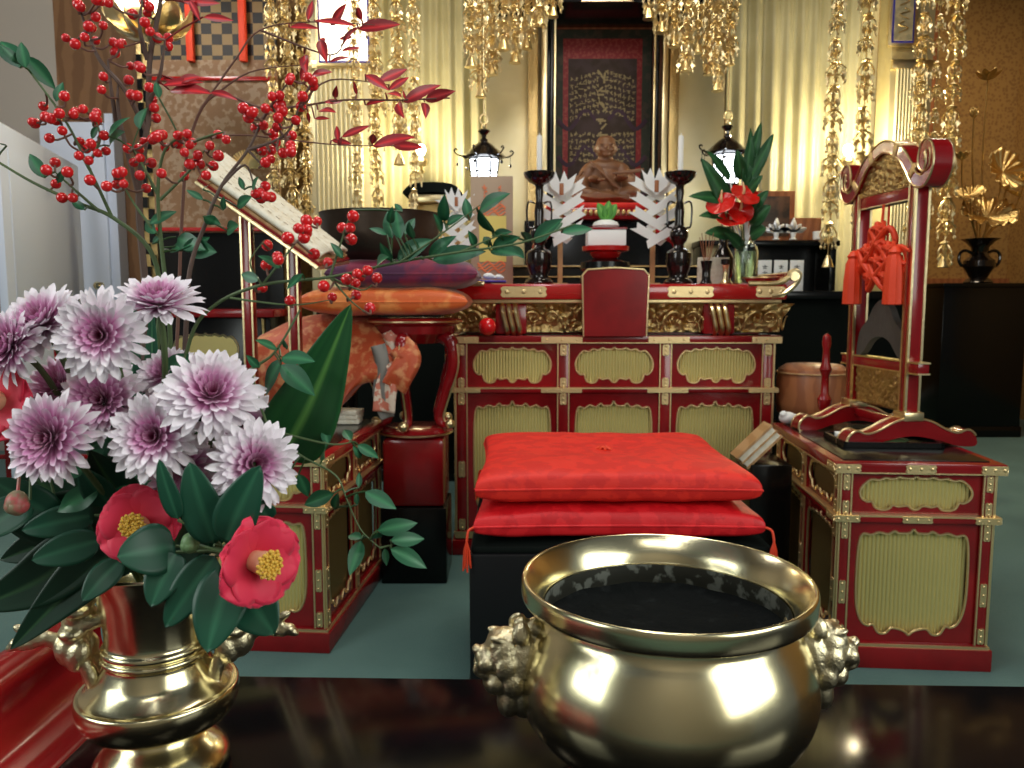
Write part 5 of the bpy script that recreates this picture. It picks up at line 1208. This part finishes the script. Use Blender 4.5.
# ------------------------------------------------------------------ reading stand with open sutra book on the left cabinet
RL = Matrix.Rotation(RZ, 3, 'Z')
rs = thing('reading_stand', 'red and gilt reading stand on the left cabinet, holding the open book', 'stand', (lc[0]+.03, lc[1]+.08, CH+.0035), RZ)
Li = Matrix.Translation(rs.location) @ Matrix.Rotation(RZ, 4, 'Z'); Li = Li.inverted()
def loc(px, py, Y): return Li @ P(px, py, Y)
for (px, Y, pt) in ((247, 2.78, 217), (294, 2.78, 249)):
    a = loc(px, pt, Y); b_ = 0
    pb = MB().box(a.x-.016, a.x+.016, a.y-.02, a.y+.02, .03, a.z, bv=.003).build('post', 'red', rs)
    for s in (-1, 1): MB().box(a.x+s*.016-.003, a.x+s*.016+.003, a.y-.023, a.y-.019, .03, a.z).build('gilt_edge', 'gold', pb)
xa, xb = loc(247, 255, 2.78).x, loc(294, 255, 2.78).x; ya = loc(270, 255, 2.78).y
for x in (xa, xb):
    ft = MB().prism([(q.x, q.y) for q in catmull([(-.17, 0), (-.165, .03), (-.14, .04), (-.10, .03), (-.05, .055), (0, .065), (.05, .055), (.10, .03), (.14, .04), (.165, .03), (.17, 0), (.10, .0), (0, .02), (-.10, 0)], 4)], -.018, .018).build('foot', 'red', rs)
    ft.location = (x, ya, 0); ft.rotation_euler = (0, 0, PI/2)
MB().box(xa, xb, ya-.012, ya+.012, .10, .13, bv=.003).build('crossbar', 'red', rs)
# sloping board: low edge toward the lower right
bo = [loc(196, 182, 2.66), loc(318, 268, 2.58), loc(348, 262, 2.92), loc(218, 158, 3.02)]
def quadbox(qv, th, nm, m, par, lift=0):
    n = (qv[1]-qv[0]).cross(qv[3]-qv[0]).normalized(); n = n if n.z > 0 else -n
    mb = MB(); mb.add([p+n*lift for p in qv]+[p+n*(lift+th) for p in qv], [(0, 1, 2, 3), (7, 6, 5, 4), (0, 4, 5, 1), (1, 5, 6, 2), (2, 6, 7, 3), (3, 7, 4, 0)]); return mb.build(nm, m, par)
quadbox(bo, .014, 'sloping_board', 'red', rs)
MB().tube([bo[0], bo[1]], .007, 6).tube([bo[1], bo[2]], .007, 6).build('gilt_edge', 'gold', rs)
bk_ = thing('open_book', 'open accordion-fold sutra book with cream pages on the reading stand', 'book', rs.location, RZ)
m0 = bo[0].lerp(bo[3], .08).lerp(bo[1], .03); 
def inset(u, v): return bo[0].lerp(bo[1], u).lerp(bo[3].lerp(bo[2], u), v)
n = (bo[1]-bo[0]).cross(bo[3]-bo[0]).normalized(); n = n if n.z > 0 else -n
mb = MB(); mb.grid(lambda u, v: inset(.03+.94*u, .05+.9*v)+n*(.030+.016*abs(math.sin(PI*v*2))**.6), 14, 21); mb.build('pages', 'book', bk_, thick=.012)
quadbox([inset(.02, .03), inset(.98, .03), inset(.98, .97), inset(.02, .97)], .007, 'cover', 'wood', bk_, .0145)
mb = MB()
for k in range(12):
    u0 = .12+.065*k
    for q in range(9):
        v = .12+.085*q
        if abs(v-.5) > .05: mb.tube([inset(u0, v)+n*.050, inset(u0+.035, v)+n*.050], .0012, 4, flat=.3)
mb.build('printed_text', 'card', bk_)
# paper stack on the left cabinet
p = P(356, 412, 3.15); 
for k in range(3):
    r = tag(MB().box(-.05, .05, -.045, .045, 0, .017, bv=.002).build('folded_book', 'book'), 'cream folded sutra booklet on the left cabinet, %s of the stack of three' % ['bottom', 'middle', 'top'][k], 'book', 'stacked cream booklets')
    r.location = (lc[0]+.15, lc[1]+.26, CH+.0045+.0182*k); r.rotation_euler = (0, 0, -.1*k)

# ------------------------------------------------------------------ arched frame with stone chime on the right cabinet
cf = thing('chime_stand', 'tall red lacquer arched chime frame with gilt edges standing on the right cabinet', 'stand', (1.316, 2.84, CH+.0035), math.radians(95))
# local x runs away from the viewer... negative x = near
hs = .178
Hn = P(914, 170, 2.63).z-(CH+.0035)-.030
for s in (-1, 1):
    po = MB().box(s*hs-.018, s*hs+.018, -.024, .024, .04, Hn, bv=.003).build('upright', 'red', cf)
    for yy in (-1, 1):
        for s2 in (-1, 1): MB().box(s*hs+s2*.016-.0045, s*hs+s2*.016+.0045, yy*.023-.004, yy*.023+.004, .04, Hn).build('gilt_edge', 'gold', po)
pts = [(q.x, q.y) for q in catmull([(-.225, 0), (-.222, .035), (-.195, .055), (-.16, .045), (-.12, .055), (-.06, .085), (0, .095), (.06, .085), (.12, .055), (.16, .045), (.195, .055), (.222, .035), (.225, 0), (.16, .0), (.10, .018), (0, .035), (-.10, .018), (-.16, 0)], 4)]
for s in (-1, 1):
    ft = MB().prism(pts, -.03, .03).build('humped_foot', 'red', cf); ft.location = (s*hs, 0, 0); ft.rotation_euler = (0, 0, PI/2)
    for yy in (-.031, .031):
        MB().tube([(x, yy, z) for x, z in pts[4:-22]], .0042, 6).build('gilt_edge', 'gold', ft)
    MB().box(-.035, .035, -.036, .036, .085, .115, bv=.004).build('foot_cap', 'gold', ft)
MB().box(-hs, hs, -.014, .014, .055, .085, bv=.003).build('bottom_rail', 'red', cf)
zr = P(900, 368, 2.63).z-(CH+.0035)
mr = MB().box(-hs-.072, hs+.072, -.020, .020, zr-.018, zr+.018, bv=.003).build('middle_rail', 'red', cf)
for zz in (-.018, .018): MB().box(-hs-.076, hs+.076, -.0215, .0215, zr+zz-.0025, zr+zz+.0025).build('gilt_edge', 'gold', mr)
zu = Hn-.035
ur = MB().box(-hs, hs, -.018, .018, zu-.022, zu+.022, bv=.003).build('upper_rail', 'red', cf)
MB().box(-hs, hs, -.0195, .0195, zu-.022, zu-.018).build('gilt_edge', 'gold', ur)
# arch with scroll ends
arc = catmull([(-.335, Hn+.085), (-.345, Hn+.060), (-.325, Hn+.040), (-.300, Hn+.055), (-.315, Hn+.10), (-.350, Hn+.085), (-.355, Hn+.035), (-.315, Hn-.005), (-.255, Hn+.005), (-.20, Hn+.055), (-.13, Hn+.105), (0, Hn+.14), (.13, Hn+.105), (.20, Hn+.055), (.255, Hn+.005), (.315, Hn-.005), (.355, Hn+.035), (.350, Hn+.085), (.315, Hn+.10), (.300, Hn+.055), (.325, Hn+.040), (.345, Hn+.060), (.335, Hn+.085)], 5, False)
arc = [Vector((q.x*.77, q.y)) for q in arc]
def ribbon(cv, hw_, th, nm, m, par):
    mb = MB(); N = len(cv); vs = []
    for i, p_ in enumerate(cv):
        d = (cv[min(i+1, N-1)]-cv[max(i-1, 0)]).normalized(); nn = Vector((-d.y, d.x)); t_ = th*(1 if 6 < i < N-7 else .7)
        for (a, b) in ((-hw_, -1), (hw_, -1), (hw_, 1), (-hw_, 1)): vs.append((p_.x+nn.x*b*t_/2, a, p_.y+nn.y*b*t_/2))
    fs = [(i*4+k, i*4+(k+1) % 4, (i+1)*4+(k+1) % 4, (i+1)*4+k) for i in range(N-1) for k in range(4)]+[(0, 1, 2, 3), ((N-1)*4+3, (N-1)*4+2, (N-1)*4+1, (N-1)*4)]
    mb.add(vs, fs); return mb.build(nm, m, par, ang=40)
ar = ribbon(arc, .032, .040, 'scrolled_arch', 'red', cf)
for yy in (-.033, .033):
    for off in (-.02, .02):
        mb = MB(); N = len(arc); q = []
        for i in range(N):
            d = (arc[min(i+1, N-1)]-arc[max(i-1, 0)]).normalized(); nn = Vector((-d.y, d.x)); k_ = off*(1 if 6 < i < N-7 else .7); q.append((arc[i].x+nn.x*k_, yy, arc[i].y+nn.y*k_))
        mb.tube(q, .0035, 5).build('gilt_edge', 'gold', ar)
for x in (-.078, .078, -.182, .182):
    zc = {.078: Hn+.115, .182: Hn+.032}[abs(x)]
    b_ = MB(); b_.T = Matrix.Translation((x, 0, zc)) @ Matrix.Rotation((.35 if x > 0 else -.35)*(1 if abs(x) < .15 else 2.2), 4, 'Y'); b_.box(-.012, .012, -.036, .036, -.024, .024, bv=.003).build('silvery_clasp', 'goldfit', ar)
# carved dragon panel in the arch
def arcz(x): return Hn+.12-.115*(abs(x)/.18)**2
mb = MB()
mb.grid(lambda u, v: ((-.165+.33*u), .012*abs(math.sin(7*noise.noise(Vector((u*6, v*4, 1)))*PI))+.004, (zu+.02)+(arcz(-.165+.33*u)-zu-.02)*v), 60, 26)
mb.build('carved_panel', 'goldcarve', cf, thick=.010, ang=90)
mb = MB(); mb.grid(lambda u, v: (-.15+.30*u, .010*abs(math.sin(6*noise.noise(Vector((u*5, v*4, 4)))*PI)), .11+(zr-.13-.01*0)*v*1.0), 40, 20); mb.build('lower_carved_panel', 'goldcarve', cf, thick=.012, ang=90)
# stone chime (hanging thing) and its cord
CT = Matrix.Translation(cf.location) @ Matrix.Rotation(math.radians(95), 4, 'Z')
gz = P(885, 345, 2.84).z-(CH+.0035)
ch = thing('stone_chime', 'dark grey bracket-shaped stone chime hung inside the red arched frame', 'chime', cf.location, math.radians(95))
pts = [(q.x, q.y) for q in catmull([(0, .19), (.05, .165), (.085, .12), (.14, .07), (.155, -.02), (.11, .0), (.06, .045), (0, .06), (-.06, .045), (-.11, .0), (-.155, -.02), (-.14, .07), (-.085, .12), (-.05, .165)], 4)]
MB().prism([(x, gz-.03+z) for x, z in pts], -.012, .012).build('chime_plate', 'iron', ch)
MB().tube([(0, 0, gz+.155), (0, 0, zu-.02)], .004, 6).build('hanging_cord', 'tassel', ch)
# vermilion knotted cord and tassels
tk = thing('knotted_tassel_cord', 'vermilion knotted silk cord ornament hanging in the upper half of the red arched frame', 'tassel', cf.location, math.radians(95))
kz = P(885, 262, 2.80).z-(CH+.0035)
for i, (x, s) in enumerate(((0, 1), (-.05, 1), (.05, -1), (0, -1))):
    zc = kz+(.07 if i == 0 else .0 if i < 3 else -.05)
    pts = [(x+s*(.050*math.sin(t*.785)), .03+.012*math.cos(t*1.57), zc+.045*math.sin(t*1.57)) for t in range(9)]
    MB().tube([(q.x*1.6, q.y, q.z) for q in catmull(pts, 4, False)], .011, 8).build('cord_loop', 'tassel', tk)
for i, (x, zc, s) in enumerate(((0, .11, .03), (-.045, .04, .028), (.045, .04, .028), (0, .0, .034), (-.03, -.05, .026), (.03, -.05, .026), (0, .06, .03), (-.075, -.01, .024), (.075, -.01, .024))):
    mb = MB()
    for q in range(3):
        a = q*PI/3; mb.tube([((x+s*math.cos(a+t*PI/6)*(.6+.4*math.cos(2*t*PI/6)))*1.6, .030+s*.5*math.sin(t*PI/6), kz+zc+s*math.sin(a+t*PI/6)*(.6+.4*math.cos(2*t*PI/6))) for t in range(13)], .0085, 6, cap=False)
    mb.build('knot', 'tassel', tk)
MB().tube([(0, .02, zu-.02), (0, .024, kz+.11)], .005, 6).build('cord', 'tassel', tk); MB().tube(catmull([(-.19, .034, kz+.03), (-.12, .034, kz+.05), (-.06, .034, kz+.02)], 4, False), .006, 6).build('cord', 'tassel', tk); MB().tube(catmull([(.19, .034, kz+.03), (.12, .034, kz+.05), (.06, .034, kz+.02)], 4, False), .006, 6).build('cord', 'tassel', tk)
for (x, y, z) in ((-.135, .050, kz+.02), (.135, .050, kz+.02)):
    mb = MB(); mb.lathe([(0, .03), (.010, .026), (.022, .008), (.018, 0), (.026, -.02), (.031, -.08), (.033, -.165), (.022, -.168), (0, -.165)], 20, (x, y, z), lobes=9, la=.06); mb.build('hanging_tassel', 'tassel', tk)
# small objects on the right cabinet
r = thing('bell_striker', 'red lacquer turned striker standing upright in a holder on the right cabinet', 'striker', (P(826, 410, 3.08).x, 3.10, CH+.0035)); r.scale = (1.15, 1.15, 1.36)
MB().lathe([(.03, 0), (.034, .004), (.034, .03), (.026, .034), (0, .034)], 20).build('holder', 'goldfit', r)
MB().lathe([(.010, .034), (.020, .05), (.024, .075), (.014, .09), (.012, .14), (.020, .16), (.013, .18), (.011, .215), (.015, .235), (.013, .255), (.005, .262), (0, .263)], 20).build('striker', 'red', r)
r = thing('rolled_paper', 'white rolled paper lying on the right cabinet beneath the frame', 'paper', (P(855, 424, 2.75).x, 2.80, CH+.0035), RZ+.1); MB().tube([(-.05, 0, .0125), (.05, 0, .0125)], .012, 16).build('roll', 'paper', r)
r = thing('green_cord_tray', 'shallow dark tray with coiled green cord on the right cabinet', 'tray', (1.25, 2.70, CH+.0035), RZ)
MB().box(-.15, .17, -.115, .10, 0, .006).box(-.15, .17, -.115, -.105, 0, .022).box(-.15, .17, .09, .10, 0, .022).box(-.15, -.14, -.115, .10, 0, .022).box(.16, .17, -.115, .10, 0, .022).build('tray', 'black', r)
mb = MB(); mb.tube([((.10-.0006*t)*math.cos(t*.35), (.07-.0004*t)*math.sin(t*.35), .011+.0001*t) for t in range(110)], .004, 6); mb.build('coiled_cord', M['greencord'] if 'greencord' in M else 'gtwig', r)
# book leaning beside the seat, round wooden drum behind
r = thing('tied_booklet', 'cream wooden-covered booklet leaning on its edge between the cushions and the right cabinet', 'book', P(756, 445, 2.86), 0)
mb = MB(); mb.T = Matrix.Rotation(-.78, 4, 'Y') ; mb.box(-.085, .085, -.045, .045, -.030, -.022).box(-.085, .085, -.045, .045, .022, .030).box(-.085, .085, -.045, .045, -.003, .003); mb.build('covers', 'wood', r)
mb = MB(); mb.T = Matrix.Rotation(-.78, 4, 'Y'); mb.box(-.08, .08, -.041, .041, -.022, .022); mb.build('pages', 'book', r)
r2 = thing('black_side_box', 'low black box between the cushion dais and the right cabinet', 'box', (P(768, 445, 2.86).x, 2.95, 0)); MB().box(-.075, .075, -.14, .14, 0, P(756, 462, 2.86).z, bv=.006).build('body', 'black', r2); MB().box(-.079, .079, -.144, .144, 0, .03, bv=.003).build('plinth', 'black', r2)
dr = thing('wooden_fish_drum', 'round orange-brown wooden drum behind the right cabinet', 'drum', (P(816, 410, 3.55).x, 3.6, 0))
za, zb2 = P(816, 420, 3.4).z, P(816, 368, 3.4).z
MB().lathe([(.165, 0), (.168, .01), (.155, za*.5), (.165, za-.03), (.14, za-.02), (0, za-.02)], 40).build('dark_base', 'black', dr)
MB().lathe([(0, za-.02), (.125, za-.02), (.150, za+.005), (.158, za+.05), (.158, zb2-.06), (.150, zb2-.02), (.12, zb2), (0, zb2+.004)], 48).build('drum_body', 'wood2', dr)
MB().tube([(.159*math.cos(t*PI/24), .159*math.sin(t*PI/24), zb2-.035) for t in range(49)], .004, 6, cap=False).build('rim_band', 'wood', dr)
r = thing('white_cloth_bundle', 'white knotted cloth bundle at the far left corner of the right cabinet', 'cloth', (P(785, 418, 3.10).x+.02, 3.13, CH+.0035))
mb = MB(); mb.sph((0, 0, .024), (.034, .03, .024), 14, 10); mb.sph((.03, .0, .02), (.02, .018, .02), 12, 8); mb.sph((-.02, -.012, .04), (.016, .014, .014), 12, 8); mb.build('bundle', 'paper', r, remesh=.004)

# ------------------------------------------------------------------ pedestal with vase of gilt lotus
pd = thing('black_pedestal', 'tall plain black pedestal block at the far right', 'pedestal', (P(978, 430, 6.6).x, 6.9, 0))
zp = P(978, 283, 6.6).z; wp = S(84, 6.6)/2
MB().box(-wp, wp, -.30, .30, .04, zp-.03, bv=.006).build('body', 'black', pd); MB().box(-wp-.01, wp+.01, -.31, .31, 0, .05, bv=.005).build('plinth', 'black', pd); MB().box(-wp-.012, wp+.012, -.312, .312, zp-.035, zp, bv=.006).build('top_board', 'black', pd)
lv = thing('bronze_vase', 'black bronze two-handled vase on the far right pedestal', 'vase', (P(978, 280, 6.8).x, 6.8, zp))
kk = S(1, 6.8); prof = [(.10, 0), (.115, .01), (.10, .03), (.07, .05), (.09, .09), (.125, .14), (.12, .19), (.075, .225), (.06, .26), (.07, .30), (.11, .345), (.15, .37), (.14, .372), (.09, .345), (0, .30)]
MB().lathe(prof, 40).build('body', 'bronze', lv)
for s in (-1, 1): MB().tube(catmull([(s*.06, 0, .25), (s*.12, 0, .275), (s*.165, 0, .25), (s*.17, 0, .19), (s*.145, 0, .15), (s*.115, 0, .16)], 5, False), .013, 8).build('handle', 'bronze', lv)
lt = thing('gilt_lotus_bouquet', 'arrangement of gilt metal lotus flowers, leaves and stems in the far right vase', 'flowers', (lv.location.x, 6.8, zp+.30))
O = Vector(lt.location)
def lotus_leaf(px, py, rpx, f, nm='lotus_leaf'):
    c = P(px, py, 6.78)-O; F = Vector(f).normalized(); R_ = S(rpx, 6.78); mb = MB(); mb.T = Matrix.Translation(c) @ F.to_track_quat('Z', 'Y').to_matrix().to_4x4()
    mb.grid(lambda u, v: (R_*u*math.cos(2*PI*v)*(1+.05*math.cos(16*PI*v)*u), R_*u*math.sin(2*PI*v)*(1+.05*math.cos(16*PI*v)*u), R_*(.28*u*u+.07*u*math.cos(2*PI*v*16))), 8, 129)
    mb.build(nm, 'goldcarve', lt, thick=.003, ang=80)
    MB().tube(catmull([c, Vector((c.x*.7, c.y, c.z*.5)), Vector((c.x*.15, 0, .05)), Vector((0, 0, -.15))], 5, False), .008, 6).build('stem', 'goldcarve', lt)
lotus_leaf(1003, 172, 22, (.3, -1, .4)); lotus_leaf(988, 217, 26, (-.1, -.6, .8)); lotus_leaf(970, 195, 14, (-.4, -.5, 1)); lotus_leaf(1006, 190, 14, (.6, -.4, .8))
def lotus_bud(px, py, s, open_):
    c = P(px, py, 6.78)-O
    mb = MB()
    for k in range(8):
        a = k*PI/4; d = Vector((math.cos(a)*open_, math.sin(a)*open_, 1)).normalized(); b = c; t = c+d*s
        leafm(mb, b, t, s*.6, (-d.y*0+math.cos(a), math.sin(a), -.3), curl=-.15, shape=2)
    mb.build('lotus_flower', 'goldcarve', lt, thick=.003)
    MB().tube(catmull([c, Vector((c.x*.8, 0, c.z*.6)), Vector((c.x*.2, 0, .1)), Vector((0, 0, -.15))], 5, False), .008, 6).build('stem', 'goldcarve', lt)
lotus_bud(988, 80, .13, 1.3); lotus_bud(974, 118, .09, .3); lotus_bud(962, 160, .09, .8); lotus_bud(1024, 185, .12, .7)

# ------------------------------------------------------------------ left background: side altar
la = thing('side_altar', 'tall side altar at the left with black and gold lattice top and brown brocade back', 'altar', (P(215, 200, 5.3).x, 5.35, 0))
hw3 = S(62, 5.3)
z1_ = P(215, -60, 5.3).z; zl = P(215, 58, 5.3).z; zbm = P(215, 232, 5.3).z
MB().box(-hw3, hw3, .0, .04, zl, z1_).build('chequered_lattice', 'check', la)
for x in (-hw3*.30, hw3*.52): MB().box(x-.022, x+.022, -.06, -.02, zl-.02, z1_, bv=.004).build('red_hanging_band', 'tassel', la)
MB().box(-hw3, hw3, -.01, .03, zbm, zl).build('brocade_back', 'brocade', la)
for z in (zl-.12, zbm+.02): MB().box(-hw3, hw3, -.03, -.008, z-.012, z+.012, bv=.002).build('red_rail', 'red2', la)
mb = MB()
for k in range(34):
    z = .95+k*.075
    if z < z1_-.08: mb.box(-hw3-.075+(k % 2)*.035, -hw3-.04+(k % 2)*.035, -.02, .0, z, z+.07)
MB().box(-hw3-.08, -hw3, 0, .03, .6, z1_).build('chequered_post', 'goldcarve', la); mb.build('black_checks', 'black', la)
MB().box(-hw3, hw3, -.30, .05, .0, zbm-.55, bv=.006).build('black_body', 'black', la)
MB().box(-hw3-.03, hw3+.03, -.34, .06, zbm-.55, zbm-.5, bv=.006).build('red_shelf', 'red', la)
MB().box(-hw3, hw3, .02, .05, zbm-.55, zbm).build('dark_back', 'black', la)
mb = MB(); mb.tube([(q[0], -.302, q[1]) for q in cart(WIDE, .0, zbm-.75, hw3*.5, .10)]+[(0, -.302, zbm-.65)], .005, 5); mb.build('gilt_cartouche_rim', 'gold', la)
MB().prism(cart(WIDE, 0, zbm-.75, hw3*.48, .09), -.306, -.30).build('gilt_cartouche', 'screen', la)
for s in (-1, 1): MB().tube([(s*hw3*.9, -.31, 0.02), (s*hw3*.9, -.31, zbm-.56)], .012, 6).build('gilt_corner', 'goldcarve', la)
# golden flowers on the brocade: brass fan ornament by the book
r = thing('gilt_fan_ornament', 'small gilt sunburst ornament above the open book, before the brown brocade', 'ornament', P(247, 168, 5.15))
mb = MB()
for k in range(18):
    a = PI*(k/17); mb.tube([(0, 0, 0), (.11*math.cos(a), 0, .11*math.sin(a))], [.004, .008], 5)
mb.sph((0, 0, 0), .02, 10, 8).build('rays', 'gold', r); MB().tube([(0, .0, 0), (0, .0, zbm-.5-r.location.z)], .006, 6).build('stem', 'gold', r)
# hanging lotus lamp at the top left
c = P(148, 22, 4.6); r = thing('lotus_ceiling_lamp', 'bright hanging lamp with gilt lotus petals at the top left corner', 'lamp', c)
MB().lathe([(0, -.02), (.10, -.01), (.15, .04), (.16, .10), (.12, .17), (0, .19)], 28).build('lit_globe', 'warmglow', r)
mb = MB()
for k in range(8):
    a = k*PI/4+.2; ca, sa = math.cos(a), math.sin(a)
    def fn(u, v):
        s = 2*v-1; wv = .085*math.sin(PI*min(1, .08+u*.88))**.6; rr = .03+.20*math.sin(u*1.5); z = -.07+.13*(1-math.cos(u*1.8))-.02*abs(s)
        return (rr*ca-s*wv*sa, rr*sa+s*wv*ca, z)
    mb = MB(); mb.grid(fn, 10, 9); mb.build('gilt_petal', 'gold', r, thick=.004, ang=80)
MB().lathe([(0, -.11), (.02, -.10), (.05, -.075), (.03, -.06), (0, -.06)], 20).build('gilt_boss', 'gold', r)
MB().tube([(0, 0, .18), (0, 0, 4.29-c.z)], .01, 8).build('hanging_rod', 'gold', r)
point('lotus_lamp_light', (c.x, c.y-.3, c.z), 9, (1, .86, .6), .1)
# brown shelf unit with gilt frames seen behind the chrysanthemums
r = thing('low_red_railing', 'low red and gilt railing with black frame behind the flowers at the left', 'railing', (P(30, 350, 4.3).x, 4.3, 0))
for k in range(4): MB().box(-.45+.3*k-.015, -.45+.3*k+.015, -.015, .015, 0, .95, bv=.003).build('post', 'red', r)
for z in (.25, .6, .92): MB().box(-.5, .5, -.012, .012, z-.012, z+.012, bv=.002).build('rail', 'goldfit' if z > .9 else 'red', r)

# let every floor-standing thing reach down to the carpet (the floor lies 4 cm below the datum used above)
for o in list(C.objects):
    if o.parent is None and abs(o.location.z) < 1e-6 and 'category' in o and o.rotation_euler.x == 0:
        for k in tree(o):
            if k.type != 'MESH' or k.parent is None and k is not o: continue
            for v in k.data.vertices:
                if v.co.z < .012: v.co.z -= .04
